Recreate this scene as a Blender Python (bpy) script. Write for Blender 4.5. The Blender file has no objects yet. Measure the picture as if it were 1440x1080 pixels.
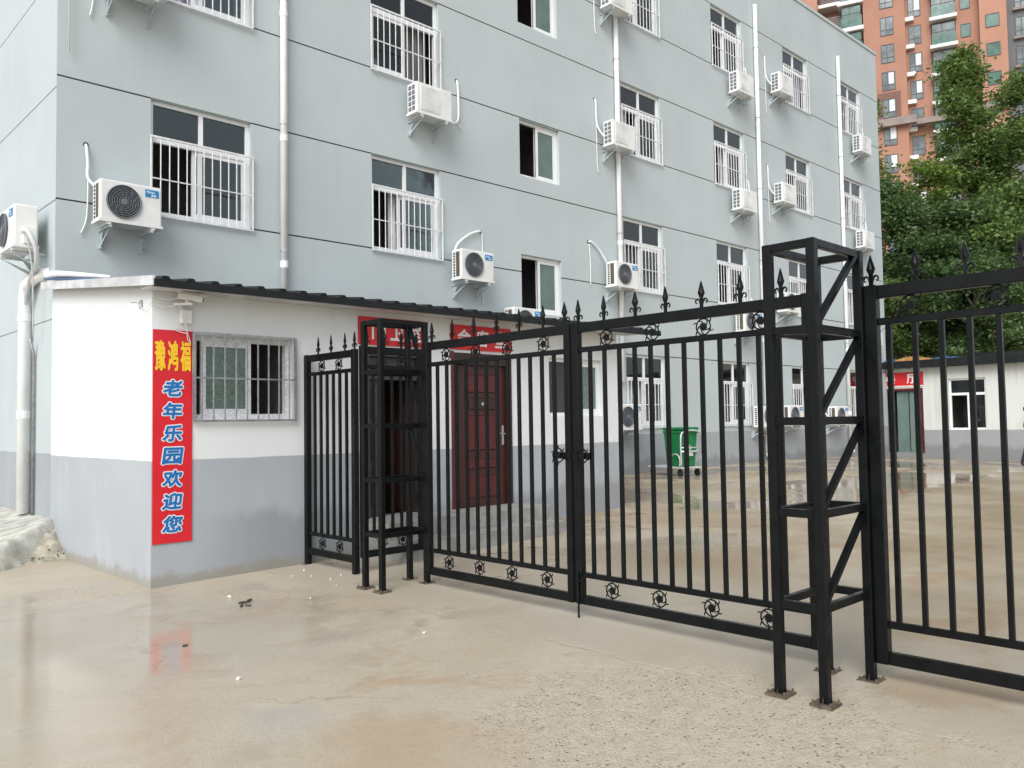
import bpy, bmesh, math, random
import numpy as np
from mathutils import Vector, Matrix, noise as mnoise
random.seed(7); rng = np.random.default_rng(7)
R = math.radians
scn = bpy.context.scene
col = scn.collection

# ------------------------------------------------------------------ camera, sky, sun, exposure
CAM_Z = 1.55
def make_camera():
    f, yaw, pit, rol = 1177.735, R(43.6765), R(2.6218), R(-0.8715)
    fw = Vector((math.sin(yaw)*math.cos(pit), math.cos(yaw)*math.cos(pit), math.sin(pit)))
    r = Vector((math.cos(yaw), -math.sin(yaw), 0)); u = r.cross(fw)
    r2 = r*math.cos(rol) + u*math.sin(rol); u2 = -r*math.sin(rol) + u*math.cos(rol)
    m = Matrix(((r2.x, u2.x, -fw.x, 0), (r2.y, u2.y, -fw.y, 0), (r2.z, u2.z, -fw.z, CAM_Z), (0, 0, 0, 1)))
    cd = bpy.data.cameras.new('camera'); cd.sensor_width = 36; cd.lens = 36*f/1440
    cd.clip_start = 0.05; cd.clip_end = 2000
    co = bpy.data.objects.new('camera', cd); col.objects.link(co); co.matrix_world = m
    scn.camera = co
make_camera()
SUN_EL, SUN_AZ = 42, 242          # degrees; azimuth clockwise from +y (north): the bright part of the cloud is to the -x side
world = bpy.data.worlds.new('World'); scn.world = world; world.use_nodes = True
wn = world.node_tree.nodes; wl = world.node_tree.links
bg = wn['Background']
sky = wn.new('ShaderNodeTexSky'); sky.sky_type = 'NISHITA'; sky.sun_disc = False
sky.sun_elevation = R(SUN_EL); sky.sun_rotation = R(SUN_AZ); sky.air_density = 1.0; sky.dust_density = 2.0; sky.ozone_density = 1.0
hs = wn.new('ShaderNodeHueSaturation'); hs.inputs['Saturation'].default_value = 0.30
wl.new(sky.outputs[0], hs.inputs['Color']); wl.new(hs.outputs[0], bg.inputs['Color'])
bg.inputs['Strength'].default_value = 0.13
sl = bpy.data.lights.new('sun', 'SUN'); sl.energy = 1.5; sl.angle = R(40); sl.color = (0.985, 0.995, 1.0)
so = bpy.data.objects.new('sun', sl); col.objects.link(so)
sd = Vector((math.sin(R(SUN_AZ))*math.cos(R(SUN_EL)), math.cos(R(SUN_AZ))*math.cos(R(SUN_EL)), math.sin(R(SUN_EL))))
so.rotation_euler = sd.to_track_quat('Z', 'Y').to_euler(); so.location = sd*60
scn.cycles.diffuse_bounces = 3; scn.cycles.glossy_bounces = 3; scn.cycles.transparent_max_bounces = 8
scn.view_settings.view_transform = 'Standard'; scn.view_settings.look = 'None'
scn.view_settings.gamma = 1.0; scn.view_settings.exposure = 0.60; scn.view_settings.use_curve_mapping = False

# ------------------------------------------------------------------ helpers
def S(r, g, b):
    return tuple(((c/255)/12.92 if c/255 <= 0.04045 else ((c/255+0.055)/1.055)**2.4) for c in (r, g, b))

class MB:
    def __init__(s): s.v = []; s.f = []
    def add(s, vs, fs):
        n = len(s.v); s.v += [tuple(p) for p in vs]; s.f += [tuple(i+n for i in q) for q in fs]; return s
    def box(s, x0, x1, y0, y1, z0, z1):
        return s.add([(x0,y0,z0),(x1,y0,z0),(x1,y1,z0),(x0,y1,z0),(x0,y0,z1),(x1,y0,z1),(x1,y1,z1),(x0,y1,z1)],
                     [(0,3,2,1),(4,5,6,7),(0,1,5,4),(1,2,6,5),(2,3,7,6),(3,0,4,7)])
    def beam(s, p, q, w, h=None, up=(0,0,1)):
        p, q = Vector(p), Vector(q); h = h or w; d = (q-p).normalized(); up = Vector(up)
        if abs(d.dot(up)) > .99: up = Vector((0,1,0))
        a = d.cross(up).normalized()*w/2; b = a.cross(d).normalized()*h/2
        vs = [e+sa*a+sb*b for e in (p, q) for sa, sb in ((-1,-1),(1,-1),(1,1),(-1,1))]
        return s.add(vs, [(0,1,2,3),(7,6,5,4),(0,4,5,1),(1,5,6,2),(2,6,7,3),(3,7,4,0)])
    def tube(s, pts, r, n=8, cap=True, closed=False):
        pts = [Vector(p) for p in pts]; m = len(pts); rs = r if isinstance(r, (list, tuple)) else [r]*m
        prev = None; vs = []
        for i, p in enumerate(pts):
            if closed: d = pts[(i+1) % m]-pts[i-1]
            else: d = pts[min(i+1, m-1)]-pts[max(i-1, 0)]
            d.normalize()
            if prev is None:
                a = d.cross(Vector((0,0,1)))
                if a.length < .05: a = d.cross(Vector((0,1,0)))
            else:
                a = prev - d*prev.dot(d)
                if a.length < 1e-4: a = d.cross(Vector((0,1,0)))
            a.normalize(); prev = a; b = d.cross(a)
            vs += [p+(a*math.cos(2*math.pi*k/n)+b*math.sin(2*math.pi*k/n))*rs[i] for k in range(n)]
        fs = []
        for i in range(m if closed else m-1):
            j = (i+1) % m
            fs += [(i*n+k, i*n+(k+1) % n, j*n+(k+1) % n, j*n+k) for k in range(n)]
        if cap and not closed: fs += [tuple(range(n-1, -1, -1)), tuple((m-1)*n+k for k in range(n))]
        return s.add(vs, fs)
    def prism(s, poly, y0, y1):          # polygon in x,z extruded along y
        n = len(poly); vs = [(x, y0, z) for x, z in poly]+[(x, y1, z) for x, z in poly]
        return s.add(vs, [tuple(range(n)), tuple(range(2*n-1, n-1, -1))]+[(i, i+n, (i+1) % n+n, (i+1) % n) for i in range(n)])
    def disc(s, c, r, axis='y', n=28):
        cx, cy, cz = c; a = [2*math.pi*k/n for k in range(n)]
        if axis == 'y': vs = [(cx+r*math.cos(t), cy, cz+r*math.sin(t)) for t in a]
        elif axis == 'x': vs = [(cx, cy+r*math.cos(t), cz+r*math.sin(t)) for t in a]
        else: vs = [(cx+r*math.cos(t), cy+r*math.sin(t), cz) for t in a]
        return s.add(vs, [tuple(range(n))])
    def ring(s, c, r, t, axis='y', n=28, m=5):
        cx, cy, cz = c; a = [2*math.pi*k/n for k in range(n)]
        if axis == 'y': pts = [(cx+r*math.cos(q), cy, cz+r*math.sin(q)) for q in a]
        else: pts = [(cx, cy+r*math.cos(q), cz+r*math.sin(q)) for q in a]
        return s.tube(pts, t, m, closed=True)
    def mesh(s, name, smooth=False):
        me = bpy.data.meshes.new(name); me.from_pydata(s.v, [], s.f); me.update()
        if smooth: me.polygons.foreach_set('use_smooth', [True]*len(me.polygons))
        return me

def bevelled(me, w, seg=2):
    bm = bmesh.new(); bm.from_mesh(me)
    bmesh.ops.recalc_face_normals(bm, faces=bm.faces)
    bmesh.ops.bevel(bm, geom=list(bm.edges), offset=w, segments=seg, affect='EDGES', profile=.5)
    bm.to_mesh(me); bm.free(); return me
def fix(me):
    bm = bmesh.new(); bm.from_mesh(me); bmesh.ops.recalc_face_normals(bm, faces=bm.faces); bm.to_mesh(me); bm.free(); return me

def link(name, data, mat=None, parent=None, loc=None, rot=None):
    if isinstance(data, MB): data = fix(data.mesh(name))
    o = bpy.data.objects.new(name, data); col.objects.link(o)
    if mat is not None and data is not None and not data.materials: data.materials.append(mat)
    if parent: o.parent = parent
    if loc is not None: o.location = loc
    if rot is not None: o.rotation_euler = rot
    return o
def tag(o, label, cat, group=None):
    o['label'] = label; o['category'] = cat
    if group: o['group'] = group
    return o
def thing(name, label, cat, loc=(0,0,0), rz=0, group=None):
    o = bpy.data.objects.new(name, None); o.empty_display_size = .1; col.objects.link(o)
    o.location = loc; o.rotation_euler = (0, 0, rz); return tag(o, label, cat, group)
def struct(o): o['kind'] = 'structure'; return o

def zg(x, y):
    z = np.interp(x, [3, 6, 10, 14, 21, 28.4, 40, 60], [0, .07, .2, .36, .43, .29, .27, .26])
    return z - np.clip((x-20)/6, 0, 1)*np.clip(11.6-y, 0, 5)*.045

# ------------------------------------------------------------------ materials
def nodes(name):
    m = bpy.data.materials.new(name); m.use_nodes = True; nt = m.node_tree
    return m, nt, nt.nodes['Principled BSDF']
class NT:
    def __init__(s, nt): s.nt = nt
    def n(s, t, **kw):
        o = s.nt.nodes.new(t)
        for k, v in kw.items():
            if hasattr(o, k): setattr(o, k, v)
        return o
    def l(s, a, b): s.nt.links.new(a, b)
    def pos(s):
        return s.n('ShaderNodeNewGeometry').outputs['Position']
    def scaled(s, v, sc):
        m = s.n('ShaderNodeVectorMath', operation='MULTIPLY'); s.l(v, m.inputs[0]); m.inputs[1].default_value = sc; return m.outputs[0]
    def noise(s, v, scale, detail=4, rough=.55, dist=0):
        o = s.n('ShaderNodeTexNoise'); s.l(v, o.inputs['Vector'])
        o.inputs['Scale'].default_value = scale; o.inputs['Detail'].default_value = detail
        o.inputs['Roughness'].default_value = rough; o.inputs['Distortion'].default_value = dist; return o.outputs['Fac']
    def ramp(s, v, a, b, lo=0., hi=1.):
        o = s.n('ShaderNodeMapRange'); o.interpolation_type = 'SMOOTHSTEP'; s.l(v, o.inputs[0])
        for i, q in enumerate((a, b, lo, hi)): o.inputs[i+1].default_value = q
        return o.outputs[0]
    def mix(s, f, a, b):
        o = s.n('ShaderNodeMix'); o.data_type = 'RGBA'
        for v, i in ((f, 0), (a, 6), (b, 7)):
            if hasattr(v, 'node'): s.l(v, o.inputs[i])
            else: o.inputs[i].default_value = v if i == 0 else (*v[:3], 1)
        return o.outputs[2]
    def math(s, op, a, b=None, c=None):
        o = s.n('ShaderNodeMath', operation=op)
        for i, v in enumerate((a, b, c)):
            if v is None: continue
            if hasattr(v, 'node'): s.l(v, o.inputs[i])
            else: o.inputs[i].default_value = v
        return o.outputs[0]
    def bump(s, h, strength, dist, bsdf):
        o = s.n('ShaderNodeBump'); s.l(h, o.inputs['Height']); o.inputs['Distance'].default_value = dist
        if hasattr(strength, 'node'): s.l(strength, o.inputs['Strength'])
        else: o.inputs['Strength'].default_value = strength
        s.l(o.outputs[0], bsdf.inputs['Normal'])
def simple(name, c, rough=.5, var=.12, scale=6, bump=0., bscale=60, metal=0., spec=.5, stretch=None):
    m, nt, b = nodes(name); g = NT(nt); p = g.pos()
    q = g.scaled(p, stretch) if stretch else p
    f = g.noise(q, scale, 3)
    f = g.ramp(f, .3, .7)
    g.l(g.mix(f, [x*(1-var) for x in c], [min(1, x*(1+var)) for x in c]), b.inputs['Base Color'])
    rr = g.ramp(g.noise(p, scale*2.3, 3), .3, .7, max(.02, rough-.08), min(1, rough+.08)); g.l(rr, b.inputs['Roughness'])
    b.inputs['Metallic'].default_value = metal; b.inputs['Specular IOR Level'].default_value = spec
    if bump: g.bump(g.noise(p, bscale, 4), bump, .004, b)
    return m

M = {}
def wall_paint(name, upper, lower=None, zsplit=1.235, damp=True, spec=.35, streak=.10):
    m, nt, b = nodes(name); g = NT(nt); p = g.pos()
    sep = g.n('ShaderNodeSeparateXYZ'); g.l(p, sep.inputs[0]); z = sep.outputs[2]
    big = g.ramp(g.noise(p, .7, 3), .3, .7)
    st = g.ramp(g.noise(g.scaled(p, (7, 7, .35)), 1.0, 4), .42, .75)
    st = g.math('MULTIPLY', st, g.ramp(g.noise(p, .5, 2), .45, .65))
    c = g.mix(big, [x*.965 for x in upper], [x*1.03 for x in upper])
    c = g.mix(g.math('MULTIPLY', st, streak), c, [x*.55 for x in upper])
    c = g.mix(g.math('MULTIPLY', g.ramp(g.noise(p, 9, 3, .65), .58, .74), .10), c, [x*.72 for x in upper])
    if lower:
        zz = g.math('ADD', z, g.math('MULTIPLY', g.noise(p, 3, 3), .02))
        lc = g.mix(big, [x*.94 for x in lower], [x*1.05 for x in lower])
        lc = g.mix(g.math('MULTIPLY', g.ramp(g.noise(g.scaled(p, (5, 5, 1)), 1.2, 6), .5, .72), .35), lc, [x*1.18 for x in lower])
        if damp:
            lv = g.math('ADD', z, g.math('MULTIPLY', g.noise(g.scaled(p, (1, 1, .2)), 1.6, 6, .6), -.75))
            lc = g.mix(g.math('MULTIPLY', g.ramp(lv, .32, .14, 0, .7), g.ramp(sep.outputs[0], 3.3, 4.4)), lc, [x*.62 for x in lower])
            lc = g.mix(g.ramp(g.math('ADD', z, g.math('MULTIPLY', g.noise(p, 5, 6), -.30)), .02, -.10, 0, .6), lc, S(140, 132, 112))
        c = g.mix(g.ramp(zz, zsplit+.008, zsplit+.014), lc, c)
    g.l(c, b.inputs['Base Color']); b.inputs['Roughness'].default_value = .75; b.inputs['Specular IOR Level'].default_value = spec
    h = g.math('ADD', g.noise(p, 1.5, 3), g.math('MULTIPLY', g.noise(p, 140, 3), .12))
    g.bump(h, .35, .01, b)
    return m
M['facade'] = wall_paint('grey_facade_paint', (.478, .532, .538), (.34, .36, .375), zsplit=1.24)
M['booth'] = wall_paint('white_and_grey_wall_paint', (.74, .76, .76), (.40, .425, .45), zsplit=1.225, streak=.22)
M['hall'] = wall_paint('dirty_white_wall_paint', (.62, .635, .60), (.30, .31, .31), zsplit=1.10, streak=.5)
M['groove'] = simple('groove_dark_joint', (.05, .055, .055), .8)
M['pvc'] = simple('white_pvc', (.80, .81, .81), .35, .04, 3)
M['pipe'] = simple('white_plastic_pipe', (.82, .83, .82), .35, .06, 2.5)
M['gmetal'] = simple('white_painted_grille_steel', (.74, .75, .75), .4, .1, 14)
M['galv'] = simple('grey_steel_bars', (.36, .37, .37), .35, .18, 12, metal=.55)
M['black'] = simple('black_gate_paint', (.0040, .0050, .0055), .34, .3, 7, bump=.1, bscale=90, spec=.20)
M['roof'] = simple('black_roof_sheet', (.010, .012, .0125), .45, .25, 4, spec=.3)
M['fascia'] = simple('pale_roof_edge_sheet', (.55, .56, .56), .45, .2, 5)
M['blue'] = simple('blue_sheet_back', (.05, .11, .22), .5, .35, 6)
M['room'] = simple('dim_room_plaster', (.30, .29, .28), .9, .1, 2)
M['accase'] = simple('white_enamel_casing', (.76, .76, .735), .38, .06, 3)
M['fan'] = simple('dark_grey_fan_plastic', (.15, .165, .185), .45, .1, 10)
M['fanback'] = simple('near_black_fan_plastic', (.045, .05, .056), .6, .1, 10)  # near-black plastic of fan discs, vent slots, sleeves, screen and lens
M['fin'] = simple('brown_condenser_fins', (.10, .085, .06), .6, .15, 40)
M['bracket'] = simple('pale_blue_galvanised_bracket', (.48, .54, .56), .45, .12, 12, metal=.3)
M['badge'] = simple('bright_blue_badge', S(10, 130, 185), .35, .03)
M['white'] = simple('white_print', (.82, .82, .82), .5, .02)
M['red'] = simple('red_banner_vinyl', S(214, 34, 46), .42, .05, 2.5)
M['red2'] = simple('red_sign_vinyl', S(205, 30, 34), .42, .06, 2.5)
M['yellow'] = simple('yellow_print', S(246, 200, 40), .5, .03)
M['bluep'] = simple('blue_print', S(18, 112, 182), .5, .05)
M['wood'] = simple('brown_red_steel_door', S(66, 30, 26), .34, .22, 2, stretch=(14, 14, 1))
M['woodf'] = simple('dark_brown_door_frame', S(50, 28, 23), .4, .2, 2, stretch=(14, 14, 1))
M['woodp'] = simple('deep_red_door_panel', S(84, 25, 29), .34, .15, 3)
M['ddoor'] = simple('charcoal_steel_door', (.030, .034, .038), .38, .2, 3)
M['chrome'] = simple('steel_handle', (.6, .6, .6), .25, .05, metal=1.)
M['cement'] = simple('step_cement', (.30, .30, .28), .6, .2, 6, bump=.3, bscale=80)
M['conc'] = simple('pale_poured_concrete', (.46, .45, .395), .8, .3, 5, bump=1., bscale=26)
M['dirt'] = simple('muddy_concrete_rubble', (.42, .385, .30), .7, .3, 7, bump=.9, bscale=30)
M['bin'] = simple('green_bin_plastic', S(14, 112, 62), .4, .12, 4)
M['rubber'] = simple('black_rubber', (.02, .02, .02), .7, .1)
M['tube'] = simple('silver_tube', (.62, .63, .62), .35, .1, 8, metal=.4)
M['carw'] = simple('white_car_paint', (.78, .78, .78), .2, .02)
M['carg'] = simple('dark_car_glass', (.01, .012, .014), .06, .02)
M['lamp'] = simple('red_lamp_lens', S(180, 12, 24), .15, .05)
M['orange'] = simple('orange_render', S(166, 122, 102), .85, .06, .3)
M['orange2'] = simple('orange_render_bright', S(174, 129, 108), .85, .05, .3)
M['brownr'] = simple('brown_render', S(122, 90, 80), .85, .06, .3)
M['greyr'] = simple('grey_render', S(108, 109, 111), .85, .06, .3)
M['slab'] = simple('white_balcony_slab', (.70, .69, .67), .7, .06, 1)
M['ledge'] = simple('grey_ledge', S(140, 128, 122), .8, .1, 1)
M['dframe'] = simple('dark_window_frame', (.06, .065, .07), .5, .1)
M['curt'] = simple('white_curtain', (.66, .67, .68), .9, .08, 3)
M['curtp'] = simple('grey_lilac_curtain', (.36, .34, .43), .9, .15, 3)
M['curtd'] = simple('dark_striped_curtain', (.16, .15, .15), .9, .5, 3, stretch=(9, 9, .2))
M['tarp'] = simple('orange_tarp', S(160, 116, 62), .7, .35, 6)
M['scrap'] = simple('white_litter', (.75, .74, .70), .7, .1)
M['twig'] = simple('dark_wet_leaf', (.06, .065, .045), .5, .3, 20)
M['bark'] = simple('grey_bark', (.17, .15, .12), .85, .35, 5, stretch=(4, 4, 1), bump=.8, bscale=20)
M['rusty'] = simple('dusty_rusted_plate', (.11, .085, .06), .7, .4, 25)
M['film'] = simple('white_frame_with_protective_film', (.70, .71, .73), .35, .18, 45)

def glass(name, tint, refl=1.0):
    m = bpy.data.materials.new(name); m.use_nodes = True; nt = m.node_tree; g = NT(nt)
    nt.nodes.remove(nt.nodes['Principled BSDF'])
    tr = g.n('ShaderNodeBsdfTransparent'); tr.inputs[0].default_value = (*tint, 1)
    gl = g.n('ShaderNodeBsdfGlossy'); gl.inputs['Roughness'].default_value = .03; gl.inputs[0].default_value = (.92, .96, .95, 1)
    p = g.pos(); bp = g.n('ShaderNodeBump'); g.l(g.noise(p, 1.3, 2), bp.inputs['Height']); bp.inputs['Strength'].default_value = .15; bp.inputs['Distance'].default_value = .02
    g.l(bp.outputs[0], gl.inputs['Normal'])
    fr = g.n('ShaderNodeFresnel'); fr.inputs[0].default_value = 1.52
    f = g.math('MULTIPLY', fr.outputs[0], 1.6*refl)
    f = g.math('MINIMUM', f, 1.0)
    ms = g.n('ShaderNodeMixShader'); g.l(f, ms.inputs[0]); g.l(tr.outputs[0], ms.inputs[1]); g.l(gl.outputs[0], ms.inputs[2])
    g.l(ms.outputs[0], nt.nodes['Material Output'].inputs[0]); return m
M['glass'] = glass('clear_window_glass', (.62, .70, .70))
M['gglass'] = glass('green_tinted_glass', (.30, .44, .40))
M['frost'] = simple('frosted_grey_green_pane', S(98, 116, 112), .18, .12, 2)
M['frostg'] = simple('patterned_green_pane', S(104, 122, 114), .2, .22, 40)
M['farglass'] = simple('far_window_glass', S(96, 106, 108), .08, .35, .9)
M['fargreen'] = simple('far_green_glass', S(54, 96, 84), .12, .25, .8)

def ground_mat():
    m, nt, b = nodes('wet_beige_concrete'); g = NT(nt); p = g.pos()
    sep = g.n('ShaderNodeSeparateXYZ'); g.l(p, sep.inputs[0]); X, Y = sep.outputs[0], sep.outputs[1]
    n1 = g.noise(p, .55, 4, .6, .4); n2 = g.noise(p, 2.2, 4, .6); n3 = g.noise(p, 14, 3, .6); n4 = g.noise(p, 1.1, 4, .6, 1.)
    c = g.mix(g.ramp(n1, .34, .66), (.445, .375, .275), (.50, .445, .35))
    c = g.mix(g.ramp(n4, .54, .68, 0, .75), c, (.43, .31, .19))
    c = g.mix(g.ramp(n2, .30, .50, .6, 0), c, (.39, .355, .285))
    c = g.mix(g.ramp(n3, .55, .75, 0, .25), c, (.57, .505, .41))
    def blob(cx, cy, rx, ry, soft=.35, wob=.55):
        dx = g.math('DIVIDE', g.math('SUBTRACT', X, cx), rx); dy = g.math('DIVIDE', g.math('SUBTRACT', Y, cy), ry)
        d = g.math('SQRT', g.math('ADD', g.math('MULTIPLY', dx, dx), g.math('MULTIPLY', dy, dy)))
        d = g.math('ADD', d, g.math('MULTIPLY', g.math('SUBTRACT', n2, .5), wob*2)); return g.ramp(d, 1+soft/2, 1-soft/2)
    gr = g.noise(p, 120, 3, .7)
    c = g.mix(g.ramp(gr, .48, .66, 0, .30), c, (.26, .23, .18)); c = g.mix(g.ramp(gr, .50, .34, 0, .22), c, (.66, .60, .50))
    # strip of newer cement under the gate line, in front of x = 4.3
    strip = g.math('MULTIPLY', g.ramp(g.math('ADD', X, g.math('MULTIPLY', g.math('SUBTRACT', n2, .5), .22)), 4.24, 4.30), g.ramp(g.math('ADD', X, g.math('MULTIPLY', n1, .8)), 6.4, 5.4))
    c = g.mix(g.math('MULTIPLY', strip, .55), c, (.42, .375, .30))
    edge = g.ramp(g.math('ABSOLUTE', g.math('SUBTRACT', g.math('ADD', X, g.math('MULTIPLY', g.math('SUBTRACT', n2, .5), .22)), 4.24)), .022, .004)
    c = g.mix(g.math('MULTIPLY', edge, g.ramp(n1, .4, .6, .05, .35)), c, (.26, .22, .17))
    # rough exposed aggregate area
    agg = blob(3.55, 2.45, 1.05, 1.25, .5, .8)
    vo = g.n('ShaderNodeTexVoronoi'); g.l(p, vo.inputs['Vector']); vo.inputs['Scale'].default_value = 58
    hs2 = g.n('ShaderNodeSeparateColor'); g.l(vo.outputs['Color'], hs2.inputs[0])
    stone = g.math('MULTIPLY', g.ramp(vo.outputs['Distance'], .46, .18), g.ramp(hs2.outputs[0], .62, .80))
    stone = g.math('MULTIPLY', stone, g.ramp(g.noise(p, 5, 4, .6), .42, .58))
    vb = g.n('ShaderNodeTexVoronoi'); g.l(p, vb.inputs['Vector']); vb.inputs['Scale'].default_value = 95
    hb = g.n('ShaderNodeSeparateColor'); g.l(vb.outputs['Color'], hb.inputs[0])
    stone = g.math('MAXIMUM', stone, g.math('MULTIPLY', g.math('MULTIPLY', g.ramp(vb.outputs['Distance'], .5, .2), g.ramp(hb.outputs[0], .66, .86)), .75))
    stone2 = g.math('MULTIPLY', g.ramp(vo.outputs['Distance'], .45, .2), g.ramp(hs2.outputs[1], .80, .88))
    c = g.mix(agg, c, g.mix(g.ramp(n3, .35, .65), (.455, .39, .295), (.505, .44, .34)))
    few = g.math('ADD', g.math('MULTIPLY', agg, .85), g.math('MULTIPLY', g.ramp(n1, .5, .65), .12))
    vd = g.n('ShaderNodeTexVoronoi'); g.l(p, vd.inputs['Vector']); vd.inputs['Scale'].default_value = 30
    hd_ = g.n('ShaderNodeSeparateColor'); g.l(vd.outputs['Color'], hd_.inputs[0])
    stone = g.math('MAXIMUM', stone, g.math('MULTIPLY', g.ramp(vd.outputs['Distance'], .30, .14), g.ramp(hd_.outputs[1], .70, .76)))
    c = g.mix(g.math('MULTIPLY', stone, few), c, (.06, .056, .05))
    c = g.mix(g.math('MULTIPLY', stone2, g.math('MULTIPLY', agg, .6)), c, (.66, .62, .55))
    # brown silt by the lower middle, grey scraped bit beside it
    c = g.mix(g.math('MULTIPLY', blob(2.45, 3.35, .36, .50, 1.1, 1.7), .55), c, (.43, .31, .19))
    c = g.mix(g.math('MULTIPLY', blob(2.22, 4.1, .20, .26, .9, 1.3), .4), c, (.40, .395, .365))
    c = g.mix(g.math('MULTIPLY', blob(4.95, 1.75, .28, .35, .8, 1.2), .5), c, (.33, .22, .12))
    # cracks
    vc = g.n('ShaderNodeTexVoronoi'); vc.feature = 'DISTANCE_TO_EDGE'
    wob = g.n('ShaderNodeVectorMath', operation='ADD'); nn = g.n('ShaderNodeTexNoise'); g.l(p, nn.inputs['Vector']); nn.inputs['Scale'].default_value = 2.; nn.inputs['Detail'].default_value = 5
    g.l(p, wob.inputs[0]); g.l(g.scaled(nn.outputs['Color'], (.7, .7, 0)), wob.inputs[1]); g.l(wob.outputs[0], vc.inputs['Vector']); vc.inputs['Scale'].default_value = .33
    crack = g.math('MULTIPLY', g.ramp(vc.outputs['Distance'], .004, .001), g.ramp(n1, .5, .6))
    c = g.mix(g.math('MULTIPLY', crack, .3), c, (.2, .17, .13))
    # water film
    film = blob(1.6, 6.2, 2.1, 2.6, .9, .7)
    film = g.math('MAXIMUM', film, blob(2.35, 5.9, .42, .36, .5, .35))
    film = g.math('MAXIMUM', film, g.math('MULTIPLY', blob(4.72, 1.55, .45, .3, .4, .8), .95))
    yard = g.math('MULTIPLY', g.ramp(X, 6.0, 9.0), g.ramp(g.noise(p, .42, 4, .55, .6), .46, .56))
    yard = g.math('MAXIMUM', yard, blob(14.2, 4.4, 3.4, 2.6, .5, .7))
    film = g.math('MAXIMUM', film, yard)
    film = g.math('MAXIMUM', film, g.math('MULTIPLY', g.ramp(n4, .52, .62), .55))
    film = g.math('MULTIPLY', film, g.math('SUBTRACT', 1., g.math('MULTIPLY', agg, .85)))
    rough_zone = g.math('MULTIPLY', g.ramp(g.math('ADD', Y, g.math('MULTIPLY', g.math('SUBTRACT', n2, .5), 1.2)), 5.6, 4.9), g.ramp(g.math('ADD', X, g.math('MULTIPLY', n1, 1.)), 1.5, 2.6))
    film = g.math('MULTIPLY', film, g.math('SUBTRACT', 1., g.math('MULTIPLY', rough_zone, .75)))
    dampc = g.n('ShaderNodeMix'); dampc.data_type = 'RGBA'; dampc.blend_type = 'MULTIPLY'; g.l(g.math('MULTIPLY', film, .75), dampc.inputs[0]); g.l(c, dampc.inputs[6]); g.l(g.mix(g.ramp(X, 5.5, 8.), (.88, .87, .85), (.62, .54, .43)), dampc.inputs[7])
    dy = g.math('MULTIPLY', g.ramp(X, 5.2, 7.5), g.ramp(g.noise(g.scaled(p, (1, .55, 1)), .9, 4, .6, .5), .36, .62, .25, 1.))
    yd = g.n('ShaderNodeMix'); yd.data_type = 'RGBA'; yd.blend_type = 'MULTIPLY'; g.l(dy, yd.inputs[0]); g.l(dampc.outputs[2], yd.inputs[6]); yd.inputs[7].default_value = (.72, .66, .57, 1)
    g.l(yd.outputs[2], b.inputs['Base Color'])
    ro = g.math('ADD', g.ramp(film, 0, 1, .42, .045), g.math('MULTIPLY', g.ramp(n3, .3, .7), .05)); g.l(ro, b.inputs['Roughness'])
    b.inputs['IOR'].default_value = 1.4; b.inputs['Specular IOR Level'].default_value = .55
    h = g.math('ADD', g.math('ADD', g.math('MULTIPLY', n3, .5), g.math('MULTIPLY', gr, .30)), g.math('MULTIPLY', g.math('MULTIPLY', vo.outputs['Distance'], agg), -.5))
    h = g.math('SUBTRACT', h, g.math('MULTIPLY', edge, g.ramp(n1, .42, .58, .0, .35)))
    g.bump(h, g.ramp(film, 0, 1, .55, .05), .012, b)
    return m
M['ground'] = ground_mat()

def leaf_mat(name, dark, light):
    m, nt, b = nodes(name); g = NT(nt); p = g.pos()
    f = g.ramp(g.noise(p, 1.1, 3), .35, .65); f2 = g.ramp(g.noise(p, 9, 2), .3, .7)
    c = g.mix(f2, dark, light); c = g.mix(g.math('MULTIPLY', f, .5), c, [x*1.25 for x in light])
    g.l(c, b.inputs['Base Color']); b.inputs['Roughness'].default_value = .45
    b.inputs['Specular IOR Level'].default_value = .4
    tr = g.n('ShaderNodeBsdfTranslucent'); g.l(c, tr.inputs[0])
    ms = g.n('ShaderNodeMixShader'); ms.inputs[0].default_value = .38
    g.l(b.outputs[0], ms.inputs[1]); g.l(tr.outputs[0], ms.inputs[2]); g.l(ms.outputs[0], nt.nodes['Material Output'].inputs[0])
    return m
M['leafA'] = leaf_mat('green_leaves', (.080, .135, .042), (.19, .28, .075))
M['leafB'] = leaf_mat('yellow_green_leaves', (.10, .16, .035), (.21, .30, .06))
M['leafC'] = leaf_mat('deep_green_leaves', (.060, .110, .045), (.13, .21, .07))

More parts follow.
